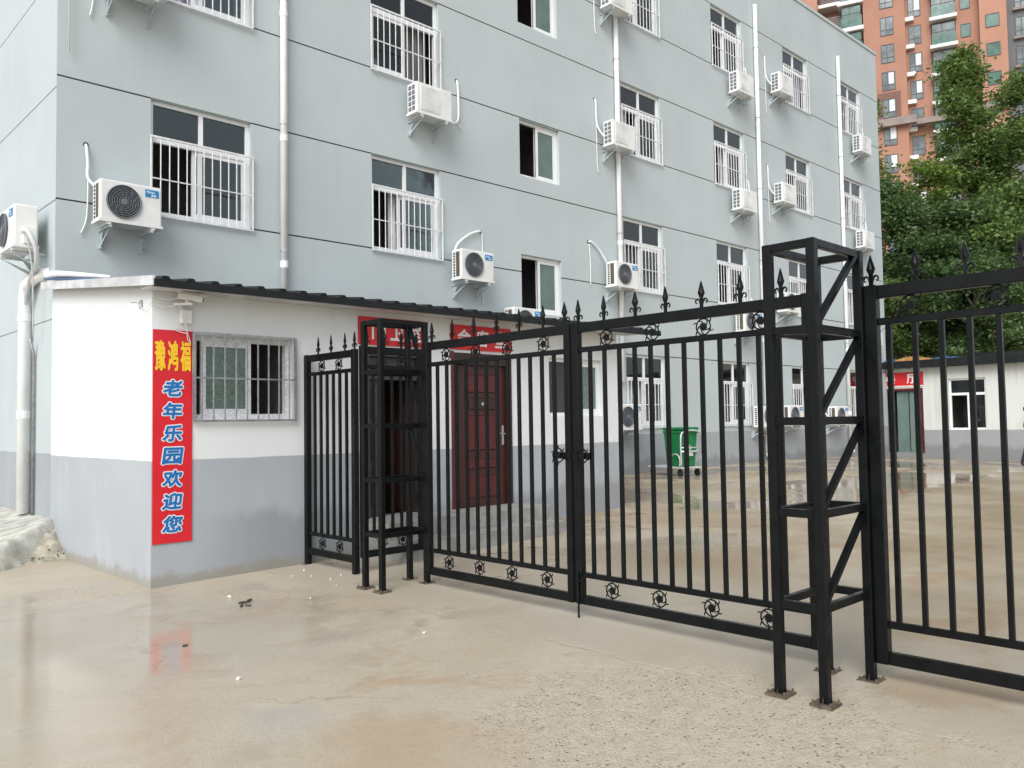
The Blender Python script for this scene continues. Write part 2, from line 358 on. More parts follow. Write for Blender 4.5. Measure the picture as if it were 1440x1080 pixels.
# ------------------------------------------------------------------ lettering (flat print made from the built-in typeface)
GL = {}
def glyph(ch):
    if ch not in GL:
        cu = bpy.data.curves.new('lettering', 'FONT'); cu.body = ch; cu.size = 1; cu.resolution_u = 3
        o = bpy.data.objects.new('lettering', cu); col.objects.link(o)
        dg = bpy.context.evaluated_depsgraph_get(); dg.update()
        me = bpy.data.meshes.new_from_object(o.evaluated_get(dg))
        vs = np.array([v.co[:2] for v in me.vertices]); fs = [tuple(p.vertices) for p in me.polygons]
        bpy.data.objects.remove(o); bpy.data.curves.remove(cu); bpy.data.meshes.remove(me)
        lo, hi = vs.min(0), vs.max(0); GL[ch] = ((vs-(lo+hi)/2), hi-lo, fs)
    return GL[ch]
def letters(items, bold=0., y=0., shear=0., n=8):
    """items: (char, cx, cz, w, h); flat mesh in the x-z plane facing -y, strokes thickened by 'bold'"""
    mb = MB(); k = 0
    offs = [(0, 0)]+([(bold*math.cos(2*math.pi*i/n), bold*math.sin(2*math.pi*i/n)) for i in range(n)] if bold else [])
    for ch, cx, cz, w, h in items:
        vs, sz, fs = glyph(ch)
        for i, (dx, dz) in enumerate(offs):
            sx, sz2 = (w-2*bold)/max(sz[0], 1e-3), (h-2*bold)/max(sz[1], 1e-3)
            mb.add([(cx+dx+a*sx+shear*c*sz2, y-i*.00012, cz+dz+c*sz2) for a, c in vs], fs)
    return mb

# ------------------------------------------------------------------ ground
def make_ground():
    xs = np.unique(np.concatenate([np.arange(-4, 31, .25), np.array([-400, -200, -100, -50, -25, -12, -7, 32, 35, 40, 50, 65, 90, 130, 200, 400.])]))
    ys = np.unique(np.concatenate([np.arange(-4, 16, .25), np.array([-400, -200, -100, -50, -25, -12, -7, 18, 22, 30, 45, 70, 110, 200, 400.])]))
    Xg, Yg = np.meshgrid(xs, ys); Z = zg(Xg, Yg)
    near = (Xg > -3) & (Xg < 30)
    Z = Z + near*(.008*np.sin(Xg*1.3+.6*np.sin(Yg*.9))*np.sin(Yg*1.1+1.))
    nx = len(xs); vs = np.stack([Xg, Yg, Z], -1).reshape(-1, 3)
    fs = [(j*nx+i, j*nx+i+1, (j+1)*nx+i+1, (j+1)*nx+i) for j in range(len(ys)-1) for i in range(nx-1)]
    me = bpy.data.meshes.new('ground'); me.from_pydata(vs.tolist(), [], fs)
    me.polygons.foreach_set('use_smooth', [True]*len(me.polygons))
    struct(link('ground', me, M['ground']))
    # raised concrete apron along the side wall, ending in a muddy slope
    def apron(name, mat, f, x0, x1, y0, y1, nx, ny):
        vs = []
        for j in range(ny+1):
            for i in range(nx+1):
                x = x0+(x1-x0)*i/nx; y = y0+(y1-y0)*j/ny; vs.append((x, y, f(x, y)))
        fs = [(j*(nx+1)+i, j*(nx+1)+i+1, (j+1)*(nx+1)+i+1, (j+1)*(nx+1)+i) for j in range(ny) for i in range(nx)]
        me = bpy.data.meshes.new(name); me.from_pydata(vs, [], fs); me.polygons.foreach_set('use_smooth', [True]*len(fs))
        return struct(link(name, me, mat))
    def n(x, y): return .05*mnoise.noise(Vector((x*2.3, y*2.3, 0)))+.03*mnoise.noise(Vector((x*6, y*6, 3)))+.022*mnoise.noise(Vector((x*15, y*15, 7)))
    def top(x, y):
        t = min(max((x-1.55)/1.5, 0), 1); w = .43*t**.8
        yy = 11.30-(3.1-x)*.95                       # front lip of the slab, running back from the wall
        e = min(max((y-yy)/.22, 0), 1); return -.04+(w+.04)*e**.7+n(x, y)*.4*e*t
    def mud(x, y):
        t = min(max((x-2.15)/.95, 0), 1); yy = 11.42-(3.1-x)*.75
        d = max(yy-y, 0); e = max(0, 1-d/(.62*t+.05)); return -.04+(.36*t+.04)*e**1.5+n(x*1.7, y*1.7)*1.3*e*t
    apron('concrete_apron', M['conc'], top, -1., 3.12, 9.3, 16, 90, 130)
    apron('muddy_bank', M['dirt'], mud, 1.9, 3.09, 9.6, 12.0, 40, 70)
make_ground()

# ------------------------------------------------------------------ relief walls
def relief(us, zs, depth, mp):
    """wall made of cells; depth(u,z) -> 0 flush, >0 recessed with a back, None open (reveal .2)"""
    us, zs = sorted(set(round(u, 4) for u in us)), sorted(set(round(z, 4) for z in zs)); mb = MB()
    D = [[depth((us[i]+us[i+1])/2, (zs[j]+zs[j+1])/2) for i in range(len(us)-1)] for j in range(len(zs)-1)]
    val = lambda d: .2 if d is None else d
    for j in range(len(zs)-1):
        for i in range(len(us)-1):
            d = D[j][i]
            if d is not None:
                mb.add([mp(us[i], d, zs[j]), mp(us[i+1], d, zs[j]), mp(us[i+1], d, zs[j+1]), mp(us[i], d, zs[j+1])], [(0, 1, 2, 3)])
            if i+1 < len(us)-1 and val(D[j][i+1]) != val(d):
                a, c = val(d), val(D[j][i+1]); u = us[i+1]
                mb.add([mp(u, a, zs[j]), mp(u, c, zs[j]), mp(u, c, zs[j+1]), mp(u, a, zs[j+1])], [(0, 1, 2, 3)])
            if j+1 < len(zs)-1 and val(D[j+1][i]) != val(d):
                a, c = val(d), val(D[j+1][i]); z = zs[j+1]
                mb.add([mp(us[i], a, z), mp(us[i+1], a, z), mp(us[i+1], c, z), mp(us[i], c, z)], [(0, 1, 2, 3)])
    return mb

# ------------------------------------------------------------------ main building
YF = 11.6; BX0, BX1, BTOP = 3.1, 28.43, 13.86
WCOL = [4.28, 7.90, 14.57, 18.31, 22.0, 25.62]; WW, WH = 1.47, 1.60
WZ = [1.42, 4.49, 7.56, 10.63]
SX0, SX1 = 11.38, 12.52; SZ = [(3.70, 4.84), (6.40, 7.54), (9.47, 10.61)]
bld = thing('dormitory_building', 'grey four storey block with barred windows, air conditioners and white drainpipes', 'building', (BX0, YF, 0))
def B(x, y, z): return (x-BX0, y-YF, z)
GRV = [WZ[0]+WH]+[z for k in (1, 2, 3) for z in (WZ[k], WZ[k]+WH)]
gh = .022
holes = [(x, x+WW, z, z+WH) for c, x in enumerate(WCOL) for k, z in enumerate(WZ) if not (c < 2 and k == 0)]+[(SX0, SX1, a, b) for a, b in SZ]
def fdepth(u, z):
    for a, b, c, d in holes:
        if a < u < b and c < z < d: return None
    return None if False else (.016 if any(abs(z-q) < gh/2 for q in GRV) else 0)
us = [BX0, BX1]+[h[i] for h in holes for i in (0, 1)]
zs = [-.3, BTOP]+[h[i] for h in holes for i in (2, 3)]+[q+s*gh/2 for q in GRV for s in (-1, 1)]
wall = link('front_wall', relief(us, zs, fdepth, lambda u, d, z: B(u, YF+d, z)), M['facade'], bld)
for q in GRV:                                        # dark joint at the bottom of each groove
    segs = sorted([(h[0], h[1]) for h in holes if h[2]-.02 < q < h[3]+.02]); x = BX0+.003
    for a, b in segs+[(BX1-.003, None)]:
        if a-x > .05:
            link('groove_joint', MB().box(*(x-BX0, a-BX0), .013, .0155, q-gh*.45, q+gh*.45), M['groove'], bld)
        x = b if b else x
SG = [2.95, 4.47, 5.94, 7.46, 9.0, 10.5, 12.1]
sw = relief([YF, 26], [-.3, BTOP]+[q+s*.009 for q in SG for s in (-1, 1)], lambda u, z: .012 if any(abs(z-q) < .009 for q in SG) else 0,
            lambda u, d, z: B(BX0+d, u, z))
link('side_wall', sw, M['facade'], bld)
bm_ = MB()
bm_.add([B(BX1, YF, -.3), B(BX1, 26, -.3), B(BX1, 26, BTOP), B(BX1, YF, BTOP)], [(0, 1, 2, 3)])
bm_.add([B(BX0, 26, -.3), B(BX1, 26, -.3), B(BX1, 26, BTOP), B(BX0, 26, BTOP)], [(0, 1, 2, 3)])
link('rear_wall', bm_, M['facade'], bld)
link('roof_slab', MB().box(-.03, BX1-BX0+.03, -.03, 14.4, BTOP, BTOP+.09), M['facade'], bld)

# window meshes (local: x 0..WW, z 0..WH, y 0 at wall face, + into the wall)
def frame_mesh(w, h, parts, t=.055, y0=.07, y1=.13):
    mb = MB().box(0, w, y0, y1, 0, t).box(0, w, y0, y1, h-t, h).box(0, t, y0, y1, t, h-t).box(w-t, w, y0, y1, t, h-t)
    for (a, b, c, d) in parts: mb.box(a, b, y0+.003, y1-.003, c, d)
    return fix(mb.mesh('window'))
TZ = WH-.52                                           # transom height
ME = {}
ME['win'] = frame_mesh(WW, WH, [(.055, WW-.055, TZ-.06, TZ+.02), (WW/2-.03, WW/2+.03, TZ+.02, WH-.055)])
def sash(w, h, t=.06, y0=.085, y1=.118): return fix(MB().box(0, w, y0, y1, 0, t).box(0, w, y0, y1, h-t, h).box(0, t, y0, y1, t, h-t).box(w-t, w, y0, y1, t, h-t).mesh('sash'))
sh = TZ-.06-.055
ME['sash'] = sash(WW/2-.02, sh)
ME['sashpane'] = MB().box(.06, WW/2-.08, .098, .104, .06, sh-.06).mesh('pane')
ME['tpane'] = MB().box(.055, WW/2-.03, .10, .106, TZ+.02, WH-.055).mesh('pane')
def room_mesh(w, h, d=2.2, e=.5):
    x0, x1, y0, y1, z0, z1 = -e, w+e, .2, .2+d, -.75, h+.35
    mb = MB().add([(x0,y0,z0),(x1,y0,z0),(x1,y1,z0),(x0,y1,z0),(x0,y0,z1),(x1,y0,z1),(x1,y1,z1),(x0,y1,z1)],
                  [(0,3,2,1),(4,5,6,7),(1,2,6,5),(2,3,7,6),(3,0,4,7)])
    for a, b, c, dd in ((x0, 0, z0, z1), (w, x1, z0, z1), (0, w, z0, 0), (0, w, h, z1)):
        mb.add([(a, y0, c), (b, y0, c), (b, y0, dd), (a, y0, dd)], [(0, 1, 2, 3)])
    return mb.mesh('room')
ME['room'] = room_mesh(WW, WH)
def curtain_mesh(x0, x1, h, y=.26, seed=0):
    r = random.Random(seed); n = max(8, int((x1-x0)*46)); mb = MB(); ph = r.random()*6
    for i in range(n+1):
        x = x0+(x1-x0)*i/n; yy = y+.022*math.sin(x*34+ph)+.012*math.sin(x*71+ph*2)
        mb.v += [(x, yy, .02), (x+.012*math.sin(x*15+ph), yy+.004, h*.6), (x, yy-.004, h)]
    for i in range(n):
        for k in (0, 1): a = i*3+k; mb.f.append((a, a+3, a+4, a+1))
    return mb.mesh('curtain', True)
ME['grille'] = fix(MB().box(-.02, WW+.02, -.052, -.028, TZ-.03, TZ-.004).box(-.02, WW+.02, -.052, -.028, -.045, -.02)
                   .box(-.02, WW+.02, -.049, -.031, TZ*.44, TZ*.44+.016).box(-.02, .0, -.050, -.030, -.02, TZ-.03).box(WW, WW+.02, -.050, -.030, -.02, TZ-.03).mesh('window_grille'))
ME['bar'] = fix(MB().tube([(0, -.04, -.02), (0, -.04, TZ-.03)], .0085, 6).mesh('bar'))
for k_ in ('gmetal',): ME['grille'].materials.append(M[k_]); ME['bar'].materials.append(M[k_])
floorname = ['ground', 'second', 'third', 'top']
seed = 0
for c, x in enumerate(WCOL):
    for k, z in enumerate(WZ):
        if c < 2 and k == 0: continue
        seed += 1; rr = random.Random(seed*13+5)
        w = link('window', ME['win'], M['pvc'], bld, B(x, YF, z))
        link('pane', ME['tpane'], M['glass'], w); link('pane', ME['tpane'], M['glass'], w, (WW/2-.025, 0, 0))
        swap = (c == 1 and k == 2) or (c > 1 and rr.random() < .2)
        link('sash', ME['sash'], M['pvc'], w, (.055 if swap else WW/2-.035, 0, .055))
        link('pane', ME['sashpane'], M['glass'], w, (.055 if swap else WW/2-.035, 0, .055))
        link('sash', ME['sash'], M['pvc'], w, ((.055 if swap else WW/2-.035)+rr.uniform(-.10, .02), .03, .055))
        link('room', ME['room'], M['room'], w)
        cov = {0: (.9, .9), 1: (.95, .95)}.get(c)
        kinds = ['curt', 'curt', 'curtd', 'curtp', 'curtd']
        if c == 0: spans = [(WW*.86, WW-.06, 'curtd')] if k == 1 else [(WW*.1, WW*.9, 'curtp')]
        elif c == 1: spans = [(.50, .66, 'curt'), (WW*.55, WW-.12, 'curtd')] if k == 1 else [(.05, WW*.45, 'curtp'), (WW*.55, WW-.1, 'curtd')]
        else:
            a = rr.uniform(.0, .3); b = rr.uniform(.5, .85)
            spans = [(a, a+rr.uniform(.25, .45), rr.choice(kinds)), (b, WW-.04, rr.choice(kinds))]
        for (a, b, kk) in spans:
            link('curtain', curtain_mesh(a, b, TZ+.1, seed=seed), M[kk], w)
        g = link('window_grille', ME['grille'], M['gmetal'], bld, B(x, YF, z))
        for i in range(11): link('bar', ME['bar'], M['gmetal'], g, (WW*(i+1)/12, 0, 0))
sww, swh = SX1-SX0, SZ[0][1]-SZ[0][0]
ME['swin'] = frame_mesh(sww, swh, [(sww/2-.05, sww/2+.02, .055, swh-.055)])
ME['ssash'] = sash(sww/2, swh-.11); ME['sspane'] = MB().box(.06, sww/2-.06, .098, .104, .06, swh-.17).mesh('pane')
ME['sroom'] = room_mesh(sww, swh, 1.8, .4)
for i, (a, b) in enumerate(SZ):
    w = link('window', ME['swin'], M['pvc'], bld, B(SX0, YF, a))
    link('sash', ME['ssash'], M['pvc'], w, (sww/2-.05, -.01, .055)); link('pane', ME['sspane'], M['frost'], w, (sww/2-.05, -.01, .055))
    link('room', ME['sroom'], M['room'], w)
# drainpipes
def drainpipe(x, ztop, zbot, r=.055, elbow=False):
    pts = [(0, 0, zbot), (0, 0, ztop)]
    p = link('drainpipe', fix(MB().tube(pts, r, 14).mesh('drainpipe', True)), M['pipe'], bld, B(x, YF-.075, 0))
    z = zbot+1.1
    while z < ztop-.2:
        link('pipe_collar', fix(MB().tube([(0, 0, z-.05), (0, 0, z+.05)], r*1.12, 14).mesh('pipe_collar')), M['pipe'], p)
        link('pipe_clamp', fix(MB().box(-.03, .03, .02, .075, z+.203, z+.219).tube([(0, 0, z+.2), (0, 0, z+.222)], r*1.06, 14).mesh('pipe_clamp')), M['galv'], p)
        z += 1.95
    if elbow: link('shoe', fix(MB().tube([(0, 0, zbot+.02), (0, -.02, zbot-.03), (0, -.10, zbot-.10)], r, 12).mesh('shoe', True)), M['pipe'], p)
drainpipe(6.25, BTOP-.5, 2.9); drainpipe(14.36, BTOP-.6, 2.4); drainpipe(20.40, 12.86, .60, elbow=True); drainpipe(25.39, 12.9, .58, elbow=True)
drainpipe(BX0+.12, BTOP-.1, 6.4, r=.012)
# pipe and cables on the side wall
sp = link('side_drainpipe', fix(MB().tube([(-.10, 1.0, .44), (-.10, 1.0, 3.3), (-.10, .95, 3.48), (-.06, .6, 3.55), (.02, .25, 3.57)], .075, 14).mesh('side_drainpipe', True)), M['pipe'], bld)
for z in (1.7, 3.0): link('pipe_collar', fix(MB().tube([(-.10, 1.0, z), (-.10, 1.0, z+.1)], .084, 14).mesh('pipe_collar')), M['pipe'], sp)
link('side_conduit', fix(MB().tube([(-.03, .80, .42), (-.03, .80, 2.55), (-.10, .72, 2.75)], .02, 8).mesh('side_conduit', True)), M['galv'], bld)

# ------------------------------------------------------------------ air conditioners
AW, AH, AD, GAP = .78, .55, .28, .13
def ac_meshes():
    case = bevelled(MB().box(-AW/2, AW/2, -GAP-AD, -GAP, .02, AH).mesh('casing'), .022, 2); case.materials.append(M['accase']); ME['case'] = case
    ME['base'] = fix(MB().box(-AW/2-.01, AW/2+.01, -GAP-AD-.008, -GAP+.008, 0, .035).box(-.3, -.25, -GAP-AD, -GAP, -.03, 0).box(.25, .3, -GAP-AD, -GAP, -.03, 0).mesh('base_tray'))
    fx, fz, yf = -.10, .285, -GAP-AD
    ME['fan'] = fix(MB().tube([(fx, yf-.002, fz), (fx, yf-.012, fz)], .215, 36).mesh('fan_opening'))
    mb = MB()
    for r in (.06, .09, .12, .15, .18, .21): mb.ring((fx, yf-.020, fz), r, .0042 if r < .2 else .009, n=36)
    for k in range(12):
        t = 2*math.pi*k/12; mb.tube([(fx+.04*math.cos(t), yf-.018, fz+.04*math.sin(t)), (fx+.13*math.cos(t+.22), yf-.018, fz+.13*math.sin(t+.22)), (fx+.21*math.cos(t+.5), yf-.016, fz+.21*math.sin(t+.5))], .0035, 4)
    mb.tube([(fx, yf-.012, fz), (fx, yf-.028, fz)], .042, 20); ME['fgrille'] = fix(mb.mesh('fan_grille'))
    ME['sq'] = fix(MB().box(-.31, .10, yf-.010, yf+.004, .075, .495).mesh('front_grille'))
    mb = MB()
    for r in (.05, .09, .13, .17, .20): mb.ring((fx, yf-.011, fz), r, .003, n=32, m=4)
    for k in range(9): mb.box(-.30, .09, yf-.0125, yf-.0102, .10+k*.045, .106+k*.045)
    ME['sqr'] = fix(mb.mesh('grille_ribs'))
    mb = MB(); xs = -AW/2
    for i in range(2):
        for k in range(5): mb.box(xs-.003, xs+.01, -GAP-AD+.055+i*.10, -GAP-AD+.055+i*.10+.078, .06+k*.092, .06+k*.092+.072)
    ME['slots'] = fix(mb.mesh('side_vent'))
    ME['fins'] = fix(MB().box(xs-.003, xs+.01, -GAP-AD+.055, -GAP-AD+.15, .06, .50).mesh('condenser_fins'))
    mb = MB()
    for k in range(9): mb.box(xs-.003, xs+.01, -GAP-AD+.175, -GAP-AD+.225, .06+k*.05, .06+k*.05+.032)
    ME['slots2'] = fix(mb.mesh('side_vent'))
    ME['badge'] = fix(MB().box(.17, .345, yf-.006, yf+.004, .405, .50).mesh('badge'))
    it = [(ch, .19+.024*i+.012, .468, w, h) for i, (ch, w, h) in enumerate((('M', .026, .032), ('i', .006, .032), ('d', .02, .034), ('e', .02, .024), ('a', .019, .024)))]
    it[1] = ('i', .218, .468, .006, .032); it = [it[0], it[1], ('d', .236, .468, .02, .034), ('e', .26, .463, .02, .024), ('a', .283, .463, .02, .024)]
    it += [('美', .262, .425, .032, .03), ('的', .297, .425, .03, .03)]
    ME['logo'] = letters(it, .0016, yf-.008, n=4).mesh('badge_lettering')
    ME['valve'] = fix(MB().box(AW/2-.002, AW/2+.028, -GAP-AD*.62, -GAP-.03, .05, .26).mesh('valve_cover'))
    mb = MB()
    mb.box(-.014, .014, -.006, .0, -.26, .03).box(-.02, .02, -GAP-AD, -.006, -.034, -.004)
    mb.prism([(-.26, 0)], 0, 0) if False else None
    mb.add([(-.003, -.006, -.25), (-.003, -.006, -.19), (-.003, -GAP-AD+.01, -.034), (-.003, -GAP-AD-.0, -.034), (.003, -.006, -.25), (.003, -.006, -.19), (.003, -GAP-AD+.01, -.034), (.003, -GAP-AD, -.034)],
           [(0, 1, 2, 3), (7, 6, 5, 4), (0, 3, 7, 4), (1, 5, 6, 2)])
    mb.add([(0, -.006, -.24), (0, -.006, -.035), (0, -.15, -.035)], [(0, 1, 2)])
    mb.tube([(0, -.02, -.245), (0, -.05, -.245)], .014, 8)
    ME['bracket'] = fix(mb.mesh('bracket'))
ac_meshes()
def smooth_pts(pts, n=5):
    P = [Vector(p) for p in pts]; out = []
    for i in range(len(P)-1):
        p0, p1, p2, p3 = P[max(i-1, 0)], P[i], P[i+1], P[min(i+2, len(P)-1)]
        for k in range(n):
            t = k/n; out.append(.5*((2*p1)+(p2-p0)*t+(2*p0-5*p1+4*p2-p3)*t*t+(3*p1-p0-3*p2+p3)*t**3))
    out.append(P[-1]); return out
def air_conditioner(x, z, kind, label, hose, tail=None, group='outdoor units on the grey facade', loc=None, rz=0):
    t = thing('air_conditioner', label, 'air conditioner', loc or (x, YF, z), rz, group)
    cs = link('casing', ME['case'], M['accase'], t); link('base_tray', ME['base'], M['accase'], t)
    if kind == 'dark':
        link('fan_opening', ME['fan'], M['fanback'], t); link('fan_grille', ME['fgrille'], M['fan'], t)
        bd = link('badge', ME['badge'], M['badge'], t); link('badge_lettering', ME['logo'], M['white'], bd)
        link('condenser_fins', ME['fins'], M['fin'], t); link('side_vent', ME['slots2'], M['fanback'], t)
    else:
        fg = link('front_grille', ME['sq'], M['accase'], t); link('grille_ribs', ME['sqr'], M['curt'], fg)
        link('side_vent', ME['slots'], M['fan'], t)
    link('valve_cover', ME['valve'], M['accase'], t)
    for bx in (-.26, .26): link('bracket', ME['bracket'], M['bracket'], t, (bx, 0, -.03))
    if hose: link('refrigerant_hose', fix(MB().tube(smooth_pts(hose), .020, 8).mesh('refrigerant_hose', True)), M['pipe'], t)
    if hose: link('wall_sleeve', fix(MB().tube([Vector(hose[0])+Vector((0, .03, 0)), Vector(hose[0])+Vector((0, -.012, .004))], .034, 12).mesh('wall_sleeve')), M['fanback'], t)
    if tail: link('drain_hose', fix(MB().tube(smooth_pts(tail), .010, 6).mesh('drain_hose', True)), M['pipe'], t)
    return t
H = -AW/2; hy = -.05
LEFT = ([(H-.12, -.0, 1.05), (H-.12, -.04, .98), (H-.10, hy, .5), (H-.02, -.15, .25), (H+.06, -.2, .2)], [(H-.12, -.03, .8), (H-.10, -.03, .3), (H-.09, -.03, -.35), (H-.05, -.03, -.55)])
RIGHT = ([(-H+.20, 0, .98), (-H+.21, -.04, .93), (-H+.25, hy, .55), (-H+.27, hy, .1), (-H+.20, -.1, -.02), (-H+.03, -.22, .13)], [(-H+.16, -.03, .0), (-H+.12, -.03, -.08), (-H+.05, -.1, .05)])
an = 'white air conditioner'
cname = ['first', 'second', 'third', 'fourth', 'fifth', 'sixth']
def aclab(fl, c, extra=''): return f'{an} {extra}on {fl} floor at {cname[c]} barred window from guardhouse corner'
air_conditioner(3.55+AW/2-.05, 4.19, 'dark', aclab('second', 0, 'with dark fan '), [(-.44, 0, 1.06), (-.44, -.04, 1.0), (-.43, -.06, .80), (-.43, -.06, .62), (-.36, -.12, .50), (-.33, -.16, .42)],
                [(-.42, -.04, .66), (-.42, -.03, .3), (-.44, -.03, .05), (-.50, -.03, -.12)])
air_conditioner(3.95, 7.33, 'white', aclab('third', 0), LEFT[0], [(-.43, -.03, .3), (-.43, -.03, -.1), (-.47, -.03, -.36)])
air_conditioner(8.57+AW/2-.02, 6.84, 'white', aclab('third', 1), [(.83, 0, 1.0), (.83, -.04, .92), (.84, -.05, .45), (.80, -.06, .22), (.60, -.1, .13), (.42, -.2, .20)], [(.84, -.03, .4), (.85, -.03, .2), (.92, -.03, .10)])
air_conditioner(9.54+AW/2-.04, 4.09, 'dark', aclab('second', 1, 'with dark fan '), [(.42, 0, 1.02), (.36, -.04, 1.02), (.10, -.05, .92), (-.17, -.06, .72), (-.28, -.1, .55), (-.30, -.16, .42)], [(.44, -.03, 1.0), (.45, -.03, .6), (.45, -.03, .1), (.45, -.03, -.35)])
for k, z in ((3, 10.50), (2, 7.45), (1, 4.40), (0, 1.35)):
    if k == 1: hose, tail = [(-.80, 0, .95), (-.72, -.04, .95), (-.50, -.06, .80), (-.32, -.1, .55)], [(-.80, -.03, .9), (-.77, -.03, .5), (-.77, -.03, -.0)]
    else: hose, tail = LEFT
    if k == 0: hose, tail = None, None
    air_conditioner(14.17, z, 'dark' if k < 2 else 'white', aclab(floorname[k], 2, 'with dark fan ' if k < 2 else ''), hose, tail)
for k, z in ((3, 9.98), (2, 6.91), (1, 3.76)):
    air_conditioner(19.27, z, 'dark' if k < 2 else 'white', aclab(floorname[k], 3, 'with dark fan ' if k < 2 else ''), *RIGHT)
air_conditioner(20.02, 1.33, 'dark', f'{an} low on ground floor between fourth barred window and drainpipe', None)
for k, z in ((3, 10.55), (2, 7.47), (1, 4.45), (0, 1.35)):
    air_conditioner(21.42, z, 'dark' if k < 2 else 'white', aclab(floorname[k], 4, 'with dark fan ' if k < 2 else ''), *(LEFT if k else (None, None)))
for k, z in ((3, 9.97), (2, 6.90), (1, 3.86)):
    air_conditioner(26.50 if k > 1 else 26.85, z, 'dark' if k < 2 else 'white', aclab(floorname[k], 5, 'with dark fan ' if k < 2 else ''), *RIGHT)
air_conditioner(24.2, 1.33, 'dark', f'{an} low on ground floor beside the far drainpipe', LEFT[0])
air_conditioner(11.15, 3.16, 'dark', f'{an} half hidden behind guardhouse roof below stair window', None)
air_conditioner(0, 0, 'dark', f'{an} on the white side wall above the thick white pipe', None, None, 'outdoor units on the side wall', loc=(BX0, 12.24, 3.86), rz=R(-90))
hs_ = tag(link('insulated_hose', fix(MB().tube(smooth_pts([(2.80, 11.85, 4.06), (2.82, 11.74, 4.05), (2.90, 11.70, 3.86), (2.95, 11.85, 3.66), (2.98, 12.25, 3.52), (3.0, 12.58, 3.2)]), .030, 10).tube(smooth_pts([(2.82, 11.85, 4.03), (2.86, 11.78, 3.8), (2.94, 11.95, 3.4), (2.98, 12.1, 2.75)]), .010, 6).mesh('insulated_hose', True)), M['fascia']),
          'wrapped grey hose curling down from side wall air conditioner', 'hose')

# ------------------------------------------------------------------ guardhouse
GY, GX0, GX1 = 8.28, 3.075, 10.17
gh_ = thing('guardhouse', 'low white and grey guardhouse with black ribbed roof against the grey block', 'guardhouse', (GX0, GY, 0))
def G(x, y, z): return (x-GX0, y-GY, z)
gholes = [(3.49, 4.58, 1.63, 2.48), (5.52, 6.36, .46, 2.44), (6.86, 7.88, .45, 2.46), (8.64, 9.80, 1.63, 2.47)]
def gd(u, z):
    for a, b, c, d in gholes:
        if a < u < b and c < z < d: return None
    return 0
link('front_wall', relief([GX0, GX1]+[h[i] for h in gholes for i in (0, 1)], [-.2, 2.90]+[h[i] for h in gholes for i in (2, 3)], gd, lambda u, d, z: G(u, GY+d, z)), M['booth'], gh_)
mb = MB().add([G(GX0, GY, -.2), G(GX0, YF-.002, -.2), G(GX0, YF-.002, 3.357), G(GX0, GY, 2.966)], [(0, 1, 2, 3)])
link('side_wall', mb, M['booth'], gh_)
mb = MB().add([G(GX1, GY, -.2), G(GX1, YF-.002, -.2), G(GX1, YF-.002, 3.357), G(GX1, GY, 2.966)], [(0, 1, 2, 3)])
link('side_wall', mb, M['booth'], gh_)
# roof: thin sheet sloping to the front, ribs, fascia
def rz_(y): return 2.93+(y-7.95)*.118
y0r, y1r, x0r, x1r = 7.93, YF-.003, 2.95, 10.42
mb = MB().add([G(x0r, y0r, rz_(y0r)), G(x1r, y0r, rz_(y0r)), G(x1r, y1r, rz_(y1r)), G(x0r, y1r, rz_(y1r)), G(x0r, y0r, rz_(y0r)+.02), G(x1r, y0r, rz_(y0r)+.02), G(x1r, y1r, rz_(y1r)+.02), G(x0r, y1r, rz_(y1r)+.02)],
              [(0,3,2,1),(4,5,6,7),(0,1,5,4),(1,2,6,5),(2,3,7,6),(3,0,4,7)])
roof = link('roof', mb, M['roof'], gh_)
ribm = MB().add([(-.05, 0, 0), (-.022, 0, .032), (.022, 0, .032), (.05, 0, 0), (-.05, y1r-y0r, 0), (-.022, y1r-y0r, .032), (.022, y1r-y0r, .032), (.05, y1r-y0r, 0)],
                [(0, 1, 2, 3), (7, 6, 5, 4), (0, 4, 5, 1), (1, 5, 6, 2), (2, 6, 7, 3)]); ribm = fix(ribm.mesh('roof_rib'))
nr = 31
for i in range(nr):
    o = link('roof_rib', ribm, M['roof'], roof, G(x0r+.12+(x1r-x0r-.2)*i/(nr-1), y0r-.012, rz_(y0r)+.0215)); o.rotation_euler = (math.atan(.118), 0, 0)
link('fascia', MB().box(x0r-GX0, x1r-GX0+.05, -.385, -.352, 2.872, 2.944), M['roof'], gh_)
link('gutter_end', fix(MB().beam(G(10.42, 7.90, 2.915), G(10.78, 7.90, 2.915), .05, .075).mesh('gutter_end')), M['roof'], gh_)
link('soffit', MB().box(x0r-GX0+.02, x1r-GX0-.02, -.35, -.002, 2.885, 2.897), M['fascia'], gh_)
mb = MB().add([G(x0r-.012, y0r-.03, 2.88), G(x0r-.012, y1r, rz_(y1r)-.06), G(x0r-.012, y1r, rz_(y1r)+.035), G(x0r-.012, y0r-.03, 2.972), G(x0r+.012, y0r-.03, 2.88), G(x0r+.012, y1r, rz_(y1r)-.06), G(x0r+.012, y1r, rz_(y1r)+.035), G(x0r+.012, y0r-.03, 2.972)],
              [(0,1,2,3),(7,6,5,4),(0,3,7,4),(1,5,6,2),(3,2,6,7),(0,4,5,1)])
link('verge_flashing', mb, M['fascia'], gh_)
link('blue_edge', fix(MB().beam(G(x0r+.03, 9.2, rz_(9.2)+.04), G(x0r+.03, 11.55, rz_(11.55)+.075), .05, .02).mesh('blue_edge')), M['blue'], gh_)
link('roof_hose', fix(MB().tube(smooth_pts([G(3.0, 11.5, 3.47), G(3.05, 11.2, 3.45), G(3.10, 10.4, 3.33), G(3.14, 9.7, 3.22)]), [.06-.0026*i for i in range(16)], 10).mesh('roof_hose', True)), M['pipe'], gh_)
